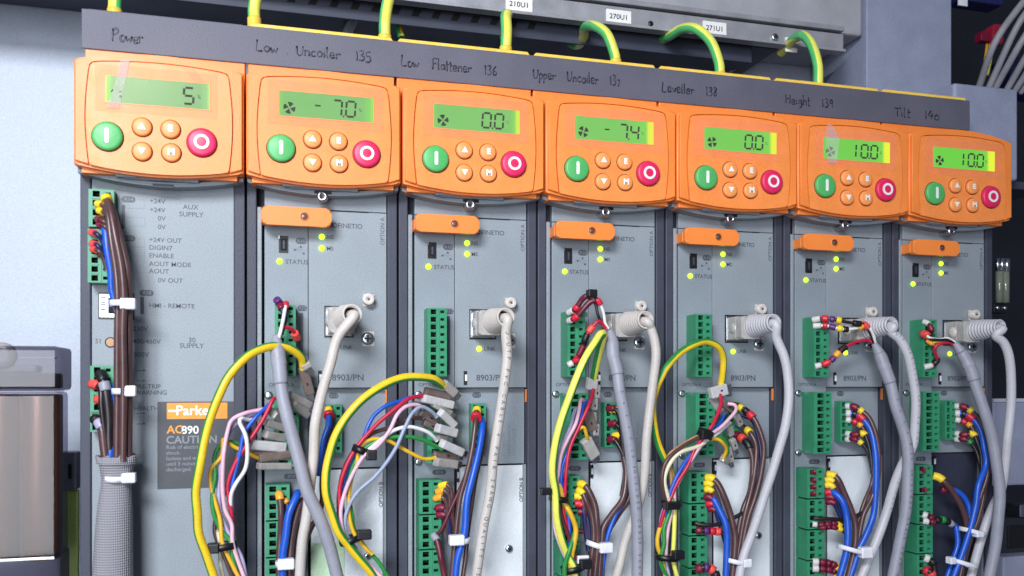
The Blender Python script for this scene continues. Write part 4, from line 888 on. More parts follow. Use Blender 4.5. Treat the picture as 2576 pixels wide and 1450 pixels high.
wire('5', f'white wire kinked sharply at its top in the {B2}', WWHT, .9, [(470, 520, 18), (400, 528, 22), (352, 522, 26), (350, 545, 27), (376, 620, 28), (393, 715, 28), (372, 820, 27), (320, 912, 26), (296, 985, 25), (300, 1100, 23), (310, 1240, 23)], 24, spade=[sp(495, 540, 610, 575)])
wire('5', f'blue wire in the {B2}', WBLU, .95, [(540, 420), (500, 455), (440, 515), (375, 610), (345, 720), (322, 830), (302, 930), (292, 1050), (300, 1240)], (18, 23, 24, 23, 22), spade=[sp(540, 490, 600, 530)])
wire('5', f'red wire in the {B2}', WRED, .95, [(560, 400), (540, 412), (485, 525), (410, 650), (345, 740), (300, 815), (275, 920), (280, 1010), (296, 1100), (305, 1240)], (18, 23, 24, 24, 23), spade=[sp(655, 430, 745, 500)])
wire('5', f'yellow wire in the {B2}', WYEL, .92, [(470, 758), (440, 748), (380, 720), (320, 690), (270, 655), (244, 640), (238, 740), (180, 820), (170, 915), (198, 1015), (235, 1130), (242, 1250), (285, 1350), (350, 1480)], (16, 22, 24, 25, 26, 26), spade=[sp(455, 755, 640, 730, 18, 12, 4.4, 5, SPADB), sp(450, 800, 645, 800, 18, 10, 3.8, 5)])
wire('5', f'green wire in the {B2}', WGRN, .95, [(440, 690), (380, 685), (300, 660), (250, 672), (208, 700), (196, 760), (205, 860), (178, 980), (188, 1080), (240, 1180), (288, 1245), (302, 1340), (340, 1480)], (16, 22, 25, 25, 25), spade=[sp(405, 672, 610, 690, 20, 12, 5.2, 6, SPADEL), sp(400, 715, 620, 720, 18, 12, 4.4, 5, SPADB)])
wire('5', f'brown wire in the {B2}', WBRN, .95, [(412, 640), (400, 560), (396, 500), (340, 700), (255, 950), (215, 1080), (202, 1180), (222, 1262), (258, 1350), (310, 1480)], (19, 20, 20, 21, 22), spade=[sp(490, 610, 610, 635)])
wire('5', f'cream wire emerging below the black tie of the {B2}', WCRM, .95, [(215, 1180), (230, 1270), (228, 1380), (255, 1490)], (22, 21, 20))
tie('5', 165, 1285, 325, 1262, 24, 4.2, 3.0, TIEB, (190, 1285, 5.2, 4.5), 'black cable tie on the bundle left of the Low Uncoiler drive')
for k, (x, y) in enumerate(((700, 525), (705, 572), (708, 625), (712, 672), (716, 715))): pass
wire('5', 'blue control wire with yellow and red sleeves behind the cream cable, Low Uncoiler drive', WBLU, 1.4, [(870, 462), (872, 500), (872, 560), (848, 640), (826, 740), (815, 860)], (3, 9, 12, 12), beads=[(0, 3, FYEL, 1.4), (3, 6, FRED, 1.9)])
wire('5', 'brown control wire below red sleeve behind cream cable, Low Uncoiler drive', WBRN, 1.3, [(885, 480), (890, 540), (870, 640), (838, 780), (826, 900), (830, 1000), (815, 1080), (760, 1180), (700, 1350), (690, 1490)], (3, 9, 10, 9))
wire('5', 'bright blue supply wire low in the Low Uncoiler drive', WBLU, 1.75, [(690, 955), (678, 985), (640, 1085), (612, 1215), (602, 1340), (600, 1490)], (12, 18, 19, 18))
wire('5', 'brown supply wire right of the blue one, Low Uncoiler drive', WBRN, 1.7, [(720, 1000), (700, 1030), (668, 1140), (645, 1260), (638, 1360), (640, 1490)], (11, 14, 15, 15))
wire('5', 'brown supply wire with amber ferrules left of the blue one, Low Uncoiler drive', WBRN, 1.5, [(575, 965), (582, 985), (588, 1080), (590, 1200), (580, 1320), (578, 1490)], (11, 15, 13, 14), beads=[(0, 4.5, FORG, 1.3)])
wire('5', 'second amber ferrule wire tucked in the Low Uncoiler lower terminal', WDBL, 1.1, [(600, 1000), (625, 1020), (628, 1100), (620, 1250), (615, 1400)], (11, 13, 12), beads=[(0, 3, FORG, 1.4)])
tie('5', 560, 1378, 680, 1376, 16, 4.6, 2.6, TIEW, (618, 1378, 7.5, 5), 'white cable tie low on the Low Uncoiler drive')

# -- Low Flattener
wire('6', 'green and yellow earth loop arching over the Low Flattener drive', YEL, 1.95, [(758, 326), (735, 306), (690, 285), (615, 272), (520, 280), (405, 322), (290, 402), (200, 502), (130, 612), (90, 725), (68, 845), (72, 960), (100, 1080), (142, 1185), (195, 1265), (262, 1350), (330, 1430), (370, 1490)], (16, 24, 30, 32, 32, 28, 24), stripe=(YGR, 190, 155), spade=[(758, 310, 830, 375, 16, 12, 5.2, 4.5, SPADE)], **ER)
B3 = 'wire loop of the Low Flattener drive'
wire('6', f'red wire in the {B3}', WRED, .98, [(660, 386), (620, 388), (560, 402), (470, 470), (380, 550), (292, 640), (228, 722), (178, 830), (152, 950), (150, 1080), (168, 1200), (230, 1300), (330, 1420)], (18, 23, 26, 27, 26, 24), spade=[sp(640, 400, 815, 440, 20, 14, 4.6, 5, SPADEL), sp(650, 355, 800, 390, 16, 11, 4.4, 4.5, SPADB)])
wire('6', f'blue wire in the {B3}', WBLU, .95, [(560, 395), (500, 418), (430, 442), (352, 500), (310, 572), (288, 645), (240, 730), (190, 850), (165, 970), (165, 1100), (185, 1210)], (18, 22, 24, 24, 22), spade=[sp(580, 430, 700, 460, 14, 10, 3, 3, SPADB)])
wire('6', f'pink wire in the {B3}', WPNK, .95, [(640, 455), (600, 438), (535, 448), (482, 500), (440, 592), (370, 682), (292, 742), (230, 842), (186, 950), (160, 1070), (168, 1180), (212, 1270), (300, 1365), (420, 1480)], (18, 24, 28, 28, 27, 25), spade=[sp(700, 430, 800, 490, 18, 12, 4, 5)])
wire('6', f'pale blue grey wire in the {B3}', WGRY, .92, [(720, 510), (690, 478), (630, 452), (575, 486), (532, 570), (490, 680), (430, 782), (350, 868), (262, 945), (202, 1030), (180, 1120), (198, 1220), (280, 1330), (370, 1440)], (18, 24, 27, 26, 26, 24), spade=[sp(740, 480, 825, 560, 20, 14, 4.4, 5, SPADEL), sp(620, 480, 730, 540, 15, 12, 4.4, 4.5, SPADB)])
wire('6', f'white wire in the {B3}', WWHT, .92, [(720, 650), (700, 625), (648, 590), (560, 570), (475, 588), (420, 625), (330, 690), (270, 760), (225, 850)], (18, 24, 26, 24), spade=[sp(722, 575, 832, 605, 20, 14, 5, 5.5, SPADEL), sp(640, 540, 730, 580, 13, 11, 4, 4, SPADB)])
wire('6', f'green wire in the {B3}', WGRN, .95, [(740, 695), (710, 680), (655, 650), (560, 628), (470, 628), (390, 642), (315, 680), (255, 745), (212, 835), (200, 950), (215, 1080), (242, 1180), (302, 1290), (375, 1370), (440, 1470)], (18, 23, 24, 24, 22, 22), spade=[sp(718, 630, 780, 640, 15, 13, 3.8, 4.5), sp(748, 665, 870, 720, 20, 14, 4.8, 5.5, SPADEL)])
wire('6', f'amber wire dipping below the others in the {B3}', WYEL, .92, [(712, 750), (690, 756), (640, 758), (565, 722), (492, 680), (425, 648), (350, 638), (290, 662), (262, 720), (245, 790), (215, 900), (205, 1050), (225, 1190), (300, 1290), (340, 1320)], (18, 22, 25, 25, 24), spade=[sp(712, 775, 835, 790, 20, 14, 5, 5.5), sp(700, 730, 840, 745, 14, 11, 4.4, 4, SPADB)])
wire('6', f'brown wire in the {B3}', WBRN, 1.0, [(640, 520), (560, 520), (430, 575), (330, 615), (245, 700), (182, 810), (146, 930), (142, 1050), (160, 1190), (220, 1300), (310, 1400), (360, 1480)], (16, 22, 24, 24, 22))
wire('6', f'cream wire leaving the lower black tie of the {B3}', WCRM, 1.0, [(165, 1140), (185, 1235), (225, 1305), (300, 1390), (390, 1490)], (26, 25, 24))
tie('6', 228, 690, 310, 720, 25, 3.6, 3.4, TIEB, (335, 735, 4.9, 4.9), 'upper black cable tie on the wire loop of the Low Flattener drive')
b = MB()
tie('6', 150, 1256, 265, 1215, 25, 4.2, 3.0, TIEB, (292, 1205, 6.8, 4.5), 'lower black cable tie on the wire loop of the Low Flattener drive')
wire('6', 'brown control wire with yellow and red sleeves on the Low Flattener drive', WBRN, 1.35, [(960, 462), (955, 500), (950, 545), (935, 700), (895, 850), (858, 1000), (835, 1200), (808, 1480)], (3, 10, 16, 17, 18), beads=[(0, 3, FYEL, 1.6), (3, 5, FBLK, 1.4), (5.5, 9, FRED, 2.1)])
wire('6', 'bright blue control wire beside the brown one on the Low Flattener drive', WBLU, 1.75, [(985, 525), (990, 570), (975, 700), (938, 850), (905, 1000), (882, 1200), (848, 1350), (830, 1490)], (4, 12, 18, 20, 20))
wire('6', 'dark brown wire behind the blue one on the Low Flattener drive', WBRN, 1.2, [(1000, 545), (1003, 590), (985, 720), (950, 860), (925, 1010), (905, 1200), (885, 1350), (870, 1490)], (3, 9, 13, 16))
wire('6', 'thin maroon wire slanting to lower terminal of the Low Flattener drive', WMAR, 1.0, [(915, 800), (870, 910), (800, 1065), (748, 1180), (715, 1210)], (14, 15, 14, 12))
wire('6', 'dark maroon wire bending down from lower terminal of the Low Flattener drive', WMAR, 1.6, [(700, 1205), (722, 1240), (745, 1330), (755, 1400), (775, 1490)], (11, 16, 16), beads=[(0, 4, GREYC, 1.2)])
for k, (x, y) in enumerate(((768, 915), (750, 950), (738, 990))):
    wire('6', f'{("top", "middle", "lower")[k]} yellow ferrule wire in the lower terminal of the Low Flattener drive', WBRN, 1.1, [(x - 30, y + 4), (x + 15, y - 4), (x + 45, y + 40), (x + 40, y + 140), (x + 60, y + 260)], (11, 15, 14, 12), beads=[(0, 5.2, FORG if k else FYEL, 1.5)])
for k, (x, y) in enumerate(((745, 1050), (752, 1090))):
    wire('6', f'{("upper", "lower")[k]} crimson ferrule wire in the lower terminal of the Low Flattener drive', WDBL, 1.1, [(x - 28, y), (x + 15, y), (x + 40, y + 60), (x + 60, y + 180)], (11, 14, 13), beads=[(0, 5, FMAR, 1.7)])
tie('6', 800, 1238, 910, 1236, 18, 4.6, 2.6, TIEW, (838, 1237, 7.4, 5), 'white cable tie low on the Low Flattener drive')

# -- Upper Uncoiler
for k, (pts, nm) in enumerate((([(285, 1125), (320, 1105), (365, 1080), (420, 1000), (470, 960), (530, 985), (580, 1010)], 'upper'), ([(290, 1205), (320, 1190), (360, 1170), (430, 1085), (500, 1010), (560, 1000)], 'lower'))):
    wire('e', f'{nm} maroon core with red ferrule folded above the Upper Uncoiler terminal', WMAR, 1.5, pts, (11, 16, 20, 22), beads=[(0, 4.5, FWHT, 1.15), (4.5, 8.5, FRED, 1.25), (26, 30, FRED, 1.3)])
wire('e', 'white core running from red ferrule to the grey cable, Upper Uncoiler drive', WWHT, .8, [(565, 990), (595, 1030), (625, 1120), (655, 1220), (675, 1275)], (22, 22, 21, 20), beads=[(0, 3.4, FRED, 2.0)])
wire('e', 'dark core beside the white one above the grey cable, Upper Uncoiler drive', WBLK, .8, [(540, 1010), (560, 1060), (575, 1130), (610, 1200), (660, 1270)], (20, 20, 20))
wire('e', 'red core with black marker slanting to the Upper Uncoiler terminal', WRED, .95, [('7', 285, 205), ('7', 330, 178), ('7', 350, 150), ('7', 385, 75), (440, 1400), (480, 1310), (570, 1210), (620, 1230), (660, 1280)], (11, 15, 19, 21, 20), beads=[(0, 3.4, FWHT, 1.8), (3.4, 7.5, FRED, 1.9), (7.5, 14, FMAR, 1.7), (14, 22, FBLK, 1.8), (22, 27, FCOR, 1.9)])
tie('e', 475, 945, 545, 935, 21, 2, 3.0, TIEB, (515, 935, 5, 4), 'small black tie at the fold of the maroon cores, Upper Uncoiler drive')
wire('7', 'green and yellow earth loop hanging narrow down the Upper Uncoiler drive', PYEL, 1.95, [(432, 300), (445, 230), (472, 110), (492, 30), (480, 22), (445, 68), (382, 165), (332, 285), (290, 405), (242, 532), (208, 680), (196, 830), (212, 960), (216, 1100), (242, 1230), (285, 1330), (320, 1400), (330, 1480)], (13, 22, 30, 34, 33, 30, 27, 24, 24), stripe=(YGR, 195, 140), spade=[(428, 280, 420, 345, 14, 12, 6.5, 5, SPADEL)], **ER)
B4 = 'left bundle of the Upper Uncoiler drive'
wire('7', f'red wire in the {B4}', WRED, .95, [(432, 348), (425, 390), (398, 455), (345, 580), (295, 700), (270, 830), (268, 960), (255, 1080), (290, 1200), (300, 1300)], (14, 22, 24, 22, 22), spade=[(455, 320, 450, 400, 12, 11, 4, 4, SPADE)])
wire('7', f'blue wire in the {B4}', WBLU, .95, [(400, 420), (375, 440), (350, 540), (290, 690), (250, 800), (242, 880), (252, 960), (280, 1070), (296, 1170), (290, 1290)], (14, 21, 23, 22, 22), spade=[(440, 400, 436, 470, 12, 11, 4, 4, SPADE)])
wire('7', f'pink white wire in the {B4}', WPNK, .95, [(385, 425), (362, 408), (348, 470), (330, 555), (282, 640), (245, 730), (225, 850), (205, 980), (198, 1080), (212, 1190), (250, 1300), (285, 1370)], (14, 24, 25, 23, 23), spade=[(430, 480, 432, 545, 12, 11, 4, 4, SPADE)])
wire('7', f'lilac wire in the {B4}', WLIL, .95, [(350, 455), (325, 475), (300, 560), (258, 650), (238, 740), (228, 860), (240, 970)], (14, 22, 23, 22), spade=[(448, 550, 445, 620, 12, 11, 4, 4, SPADE)])
wire('7', 'amber wire bent into a clear sleeve, Upper Uncoiler drive', WYEL, .95, [(410, 670), (395, 625), (372, 570), (330, 600), (290, 700)], (16, 22, 22, 20), spade=[(385, 640, 440, 745, 18, 14, 7, 5, PLUGM), (395, 480, 430, 590, 13, 12, 7, 4, SPADB)])
wire('7', f'yellow wire bulging right below the tie of the {B4}', WYEL, 1.3, [(232, 900), (255, 1000), (300, 1080), (328, 1170), (325, 1260), (305, 1340), (290, 1480)], (22, 25, 25, 23))
wire('7', f'green wire crossing below the black tie of the {B4}', WGRN, 1.2, [(205, 920), (230, 1010), (318, 1140), (322, 1220), (292, 1310), (270, 1390), (265, 1480)], (22, 22, 26, 25))
wire('7', f'dark red wire below the black tie of the {B4}', WMAR, 1.1, [(245, 900), (235, 1000), (250, 1100), (285, 1200), (310, 1290), (335, 1370), (345, 1480)], (22, 23, 22))
tie('7', 178, 985, 278, 1000, 24, 4.5, 3.0, TIEB, (150, 950, 6, 3.4), 'upper black cable tie on the Upper Uncoiler bundle')
tie('7', 248, 1420, 370, 1385, 22, 5, 3.2, TIEB, (385, 1378, 6, 5), 'bottom black cable tie on the Upper Uncoiler bundle')
for k, (x, y, mm, nm) in enumerate(((545, 462, FMAR, 'top maroon'), (560, 470, FYEL, 'yellow'), (555, 552, FMAR, 'middle maroon'), (580, 622, FYEL, 'lower yellow'), (548, 645, FMAR, 'bottom maroon'))):
    wire('7', f'{nm} ferrule wire in the small terminal of the Upper Uncoiler drive', WBLK, 1.2, [(x - 28, y), (x + 8, y), (x + 40, y + 50), (615, 760), (620, 860), (600, 980)], (1.5, 7, 9, 9), beads=[(0, 5, mm, 1.5)])
wire('7', 'brown wire sweeping left from behind the grey cable, Upper Uncoiler drive', WBRN, 1.75, [(612, 740), (628, 850), (605, 990), (545, 1080), (498, 1165), (480, 1265), (465, 1480)], (9, 14, 16, 17))
wire('7', 'dark brown wire sweeping left under the first, Upper Uncoiler drive', WBRN, 1.6, [(630, 760), (650, 880), (640, 990), (575, 1090), (520, 1190), (495, 1290), (480, 1480)], (8, 11, 12, 14))
wire('7', 'blue wire along the sweeping brown wires, Upper Uncoiler drive', WBLU, 1.2, [(640, 930), (605, 1020), (562, 1100), (522, 1195), (498, 1290), (478, 1480)], (12, 15, 17, 16))
wire('7', 'brown supply wire with yellow ferrules curving down, Upper Uncoiler drive', WBRN, 1.7, [(350, 905), (375, 912), (405, 945), (440, 1030), (456, 1120), (456, 1250), (440, 1480)], (11, 16, 18, 18), beads=[(0, 4.4, FYEL, 1.25)])
wire('7', 'inner brown supply wire with yellow ferrule, Upper Uncoiler drive', WBRN, 1.6, [(340, 945), (365, 955), (392, 1000), (420, 1090), (432, 1200), (425, 1340), (412, 1480)], (11, 15, 16, 17), beads=[(0, 4.4, FYEL, 1.3)])
for k, (x, y, mm, nm) in enumerate(((345, 980, FYEL, 'third yellow'), (348, 1025, FRED, 'upper red'), (365, 1072, FMAR, 'lower crimson'))):
    wire('7', f'{nm} ferrule wire in the lower terminal of the Upper Uncoiler drive', WDBL if k else WBRN, 1.2, [(x - 25, y), (x + 12, y), (x + 35, y + 50), (x + 45, y + 160), (405, 1300)], (11, 13, 13), beads=[(0, 4.8, mm, 1.6)])
wire('7', 'short maroon wire crossing behind the brown pair, Upper Uncoiler drive', WMAR, 1.3, [(330, 1180), (370, 1186), (420, 1186)], (11, 12, 12))
tie('7', 398, 1250, 505, 1282, 16, 5, 2.6, TIEW, (505, 1282, 7, 5.2), 'white cable tie on the brown wires of the Upper Uncoiler drive')
b = MB(); a = V('7', 372, 1352, 24); b.box(a.x - 3, a.x + 3, a.y - 1, a.y + 1, a.z - 2, a.z + 2, TIEW, .4); b.build('wire_marker', label='small pale tag beside the bottom tie of the Upper Uncoiler bundle', cat='tag')

# -- Leveller
wire('8', 'green and yellow earth loop arching over the terminals of the Leveller drive', YEL, 1.8, [(432, 318), (442, 250), (450, 170), (420, 98), (352, 68), (270, 84), (190, 132), (120, 210), (75, 275), (48, 345), (28, 440), (36, 560), (62, 660), (96, 760), (125, 830), (150, 900)], (13, 18, 23, 25, 22, 18, 14), stripe=(YGR, 15, 150), spade=[(365, 372, 462, 345, 16, 15, 7, 5, SPADEL)], **ER)
B5 = 'left bundle of the Leveller drive'
wire('8', f'red wire in the {B5}', WRED, 1.0, [(425, 378), (432, 410), (422, 460), (382, 555), (335, 620), (282, 698), (232, 800), (175, 905), (140, 985), (98, 1060), (72, 1140), (62, 1210)], (17, 23, 24, 24, 22), spade=[sp(385, 380, 440, 470, 12, 10, 9, 4, SPADE), sp(440, 430, 500, 470, 12, 10, 5, 4, SPADB)])
wire('8', f'pink wire in the {B5}', WPNK, .95, [(470, 432), (512, 440), (518, 475), (475, 530), (425, 572), (340, 640), (250, 780), (180, 890), (160, 940), (152, 1010), (130, 1140), (112, 1250), (106, 1340)], (15, 21, 24, 23, 22), spade=[sp(520, 500, 545, 560, 12, 10, 4, 4)])
wire('8', f'blue wire in the {B5}', WBLU, .98, [(448, 500), (430, 540), (392, 582), (335, 625), (242, 750), (168, 860), (132, 965), (122, 1020), (95, 1100)], (15, 21, 24, 23), spade=[sp(480, 560, 490, 620, 12, 10, 4, 4)])
wire('8', f'white wire in the {B5}', WWHT, .92, [(485, 545), (462, 562), (420, 600), (365, 640), (300, 672)], (15, 20, 22), spade=[sp(495, 640, 515, 700, 12, 10, 4, 4)])
wire('8', f'grey green wire in the {B5}', WGRY, .85, [(400, 610), (340, 660), (300, 705), (240, 792), (185, 880), (165, 930)], (16, 21, 22))
wire('8', f'brown wire looping left in the {B5}', WBRN, 1.05, [(330, 620), (285, 640), (185, 698), (112, 770), (84, 860), (90, 960), (115, 1020)], (23, 25, 25, 23))
wire('8', f'cream wire looping left in the {B5}', WCRM, 1.1, [(335, 660), (280, 690), (185, 722), (122, 800), (100, 885), (112, 975), (125, 1020)], (23, 25, 25, 23))
wire('8', f'tan wire looping left in the {B5}', WTAN, .9, [(320, 615), (270, 635), (175, 690), (120, 745), (130, 850), (140, 930)], (22, 22, 20))
wire('8', 'short green wire curled at the connectors of the Leveller drive', WGRN, .95, [(360, 640), (400, 628), (445, 640), (470, 680), (470, 730)], (20, 18, 14), spade=[sp(470, 690, 490, 775, 12, 10, 4, 4)])
wire('8', 'short amber wire curled at the connectors of the Leveller drive', WYEL, .95, [(362, 645), (402, 640), (440, 660), (462, 705), (446, 752)], (21, 20, 15), spade=[sp(440, 750, 470, 775, 14, 11, 5, 4)])
wire('8', f'yellow wire below the tie of the {B5}', WYEL, 1.1, [(130, 1000), (95, 1100), (66, 1200), (60, 1270), (78, 1340), (110, 1480)], (22, 23, 22))
wire('8', f'green wire below the tie of the {B5}', WGRN, 1.1, [(150, 990), (125, 1080), (95, 1170), (90, 1260), (72, 1350), (85, 1410), (130, 1480)], (23, 24, 22))
wire('8', f'bright yellow wire at right below the tie of the {B5}', PYEL, 1.15, [(158, 1000), (158, 1100), (150, 1230), (145, 1340), (165, 1420), (185, 1490)], (22, 23, 23), stripe=(YGR, 200, 80))
wire('8', f'lilac wire below the tie of the {B5}', WLIL, .9, [(110, 1000), (75, 1130), (85, 1230), (100, 1340), (130, 1480)], (21, 21, 21))
tie('8', 302, 592, 375, 628, 23, 3.4, 4.0, TIEB, (335, 612, 5.2, 5.2), 'black cable tie nearest the connectors of the Leveller drive')
tie('8', 82, 1028, 190, 1020, 23, 4.2, 2.8, TIEB, (140, 1034, 8, 4), 'middle black cable tie on the Leveller bundle')
tie('8', 45, 1335, 180, 1340, 22, 5, 3.0, TIEB, (178, 1325, 6.0, 4.5), 'bottom black cable tie on the Leveller bundle')
FE = lambda tag_, x, y, ms, lab, wm=WBLK, path=None, D=(1.5, 7, 12, 13), r=1.15: wire(tag_, lab, wm, r, [(x, y)] + path, D, beads=[(3.4 * k, 3.4 * (k + 1), q, 1.6) for k, q in enumerate(ms)])
wire('8', 'brown control wire with yellow and black sleeves curving far right, Leveller drive', WBRN, 1.4, [(510, 440), (545, 455), (590, 485), (630, 525), (665, 600), (686, 700), (672, 850), (632, 980), (592, 1100), (560, 1250), (528, 1490)], (2, 9, 15, 18, 19, 20), beads=[(0, 3, FMAR, 1.3), (3, 6, FYEL, 1.4), (6, 9, FBLK, 1.4), (9, 14, FRED, 1.6)])
wire('8', 'brown control wire with yellow sleeve inside the right curve, Leveller drive', WBRN, 1.4, [(545, 560), (580, 585), (605, 605), (632, 660), (642, 730), (630, 850), (602, 980), (572, 1100), (545, 1250), (505, 1490)], (2, 9, 15, 17, 18), beads=[(0, 4, FBLK, 1.3), (4, 8, FYEL, 1.5)])
wire('8', 'brown control wire with orange sleeve and black end, Leveller drive', WBRN, 1.45, [(518, 620), (545, 630), (575, 650), (600, 690), (616, 780), (602, 940), (562, 1060), (530, 1200), (490, 1480)], (2, 9, 14, 15, 17), beads=[(0, 3.6, FMAR, 1.8), (3.6, 7.2, FCOR, 1.7), (7.2, 13, FBLK, 1.5)])
wire('8', 'dark blue wire hugging the right curve of brown wires, Leveller drive', WDBL, 1.1, [(560, 500), (615, 530), (650, 610), (665, 720), (655, 850), (620, 980), (580, 1120)], (3, 10, 14, 17))
wire('8', 'black wire sagging from the right curve to lower terminal, Leveller drive', WBLK, 1.1, [(590, 1035), (565, 1070), (520, 1100), (430, 1142), (370, 1148), (310, 1145), (275, 1135)], (15, 16, 15, 12), beads=[(50, 56, FWHT, 1.4)])
wire('8', 'thick brown supply wire with yellow ferrule, Leveller drive', WBRN, 1.75, [(345, 872), (375, 872), (410, 905), (448, 975), (480, 1065), (502, 1150), (512, 1250), (495, 1490)], (11, 16, 18, 19), beads=[(0, 5, FYEL, 1.35)])
wire('8', 'bright blue supply wire from lower terminal, Leveller drive', WBLU, 1.75, [(360, 985), (390, 1000), (430, 1075), (455, 1150), (466, 1250), (458, 1490)], (11, 17, 19, 19))
for k, (x, y, mm, nm) in enumerate(((350, 905, FYEL, 'second yellow'), (352, 940, FYEL, 'third yellow'), (350, 985, FMAR, 'upper crimson'), (360, 1025, FRED, 'middle red'), (370, 1055, FMAR, 'lower crimson'))):
    wire('8', f'{nm} ferrule wire in the lower terminal of the Leveller drive', WBRN if k < 2 else WDBL, 1.2, [(x - 15, y), (x + 18, y), (x + 45, y + 45), (x + 75, y + 150), (470, 1300)], (11, 14, 14, 15), beads=[(0, 4.6, mm, 1.5)])
FE('8', 285, 1180, (FMAR, FPUR, FRED, FCOR), 'wire with row of crimson, purple and coral markers, Leveller lower terminal', WBLK, [(330, 1182), (400, 1185), (440, 1195), (465, 1240)], (12, 14, 15, 16), 1.3)
FE('8', 290, 1415, (FMAR, FPUR, FCOR, FBLK), 'wire with purple and coral markers at the bottom edge, Leveller drive', WBLK, [(320, 1400), (360, 1405), (390, 1430), (410, 1490)], (12, 14, 15, 16), 1.6)
tie('8', 458, 1350, 575, 1372, 18, 5.4, 2.4, TIEW, (580, 1372, 5, 4.6), 'white cable tie on the brown wires of the Leveller drive')

# -- Height
wire('9', 'upper marked core with red, purple and yellow sleeves, Height drive', WBLK, .9, [(152, 72), (205, 65), (270, 70), (330, 84), (400, 92), (432, 98), (460, 130), (478, 175), (490, 215)], (10.5, 18, 22, 22, 20), beads=[(0, 4.4, FWHT, 1.9), (4.4, 8.6, FRED, 2.1), (8.6, 12, FPUR, 2.0), (12, 16, FYEL, 2.1), (21.5, 27, FBLK, 2.0), (27.5, 32, FCOR, 2.2)])
wire('9', 'lower marked core with red, purple and yellow sleeves, Height drive', WWHT, .9, [(155, 105), (225, 103), (290, 118), (340, 122), (395, 114), (435, 102), (468, 128), (484, 170), (492, 212)], (10.5, 18, 21, 23, 20), beads=[(0, 4.8, FWHT, 1.9), (4.8, 8.6, FRED, 2.0), (8.6, 12.2, FPUR, 1.9), (12.2, 16, FYEL, 2.1), (16, 19.5, FBLK, 1.9), (24, 28, FORG, 2.2), (28.4, 31, FCOR, 2.0)])
wire('9', 'red core with orange, purple and black sleeves slanting down left, Height drive', WRED, .9, [(165, 322), (215, 310), (258, 285), (300, 245), (350, 208), (420, 184), (462, 182), (488, 205)], (10.5, 15, 18, 20), beads=[(0, 3.8, FWHT, 1.9), (3.8, 8.4, FRED, 2.0), (8.4, 12, FPUR, 1.9), (12, 16, FORG, 2.0), (16, 21.5, FBLK, 2.0)])
def small_terminal(tg, i, dx, dy, k2):
    n = NAME[i]
    wire(tg, f'brown control wire with maroon and yellow sleeves, upper, {n} small terminal', WBRN, 1.4, [(332 + dx, 536 + dy), (372 + dx, 538 + dy), (415 + dx, 560 + dy), (455 + dx, 600 + dy), (490 + dx, 680 + dy), (510 + dx, 780 + dy), (506 + dx, 900 + dy), (472 + dx, 1020 + dy), (430 + dx, 1125 + dy), (400 + dx, 1250 + dy), (350 + dx, 1490 + dy)], (1.5, 8, 14, 17, 18, 19), beads=[(0, 3.2, FWHT, 1.3), (3.2, 7, FMAR, 1.5), (7, 11, FYEL, 1.5)])
    wire(tg, f'blue control wire with green and red sleeves, {n} small terminal', WBLU, 1.75, [(333 + dx, 573 + dy), (385 + dx, 580 + dy), (430 + dx, 605 + dy), (465 + dx, 665 + dy), (488 + dx, 760 + dy), (494 + dx, 850 + dy)] + k2, (1.5, 9, 16, 19, 20, 20), beads=[(0, 3.2, FWHT, 1.2), (3.2, 6.5, FBLK, 1.3), (6.5, 11.5, FRED, 1.45)])
    wire(tg, f'brown control wire with red and orange sleeves, {n} small terminal', WBRN, 1.2, [(333 + dx, 607 + dy), (385 + dx, 622 + dy), (425 + dx, 655 + dy), (455 + dx, 740 + dy), (478 + dx, 840 + dy), (470 + dx, 950 + dy), (430 + dx, 1060 + dy), (395 + dx, 1200 + dy), (345 + dx, 1490 + dy)], (1.5, 8, 13, 15, 16), beads=[(0, 3.2, FWHT, 1.5), (3.2, 6.6, FRED, 1.6), (6.6, 10, FORG, 1.5)])
    wire(tg, f'dark wire with maroon and yellow sleeves, lower, {n} small terminal', WBLK, 1.1, [(335 + dx, 682 + dy), (375 + dx, 690 + dy), (425 + dx, 684 + dy), (450 + dx, 725 + dy), (470 + dx, 800 + dy), (475 + dx, 900 + dy)], (1.5, 8, 12, 14), beads=[(0, 3.2, FWHT, 1.6), (3.2, 7.6, FMAR, 1.7), (7.6, 12.0, FYEL, 1.8)])
    wire(tg, f'lowest dark wire with white tip, {n} small terminal', WBLK, 1.1, [(335 + dx, 716 + dy), (370 + dx, 712 + dy), (410 + dx, 728 + dy), (450 + dx, 780 + dy), (472 + dx, 870 + dy)], (1.5, 7, 10, 12), beads=[(0, 3.2, FWHT, 1.6), (3.2, 7, FMAR, 1.5), (7, 10.5, FYEL if i == 6 else WGRN, 1.5)])
small_terminal('9', 6, 0, 0, [(492, 990), (482, 1120), (440, 1225), (402, 1305), (372, 1400), (345, 1490)])
wire('9', 'black wire reaching left to the lower terminal, Height drive', WBLK, 1.1, [(455, 1060), (440, 1092), (400, 1120), (330, 1146), (250, 1143), (190, 1140), (155, 1136)], (15, 16, 15, 12), beads=[(58, 66, FWHT, 1.3)])
wire('9', 'thick brown supply wire with yellow ferrule, Height drive', WBRN, 1.75, [(232, 905), (262, 908), (290, 935), (328, 1005), (362, 1090), (382, 1185), (376, 1310), (335, 1490)], (11, 16, 18, 19), beads=[(0, 5, FYEL, 1.35)])
wire('9', 'bright blue supply wire from lower terminal, Height drive', WBLU, 1.9, [(240, 998), (268, 1000), (310, 1045), (338, 1120), (346, 1220), (332, 1330), (288, 1490)], (11, 18, 20, 20))
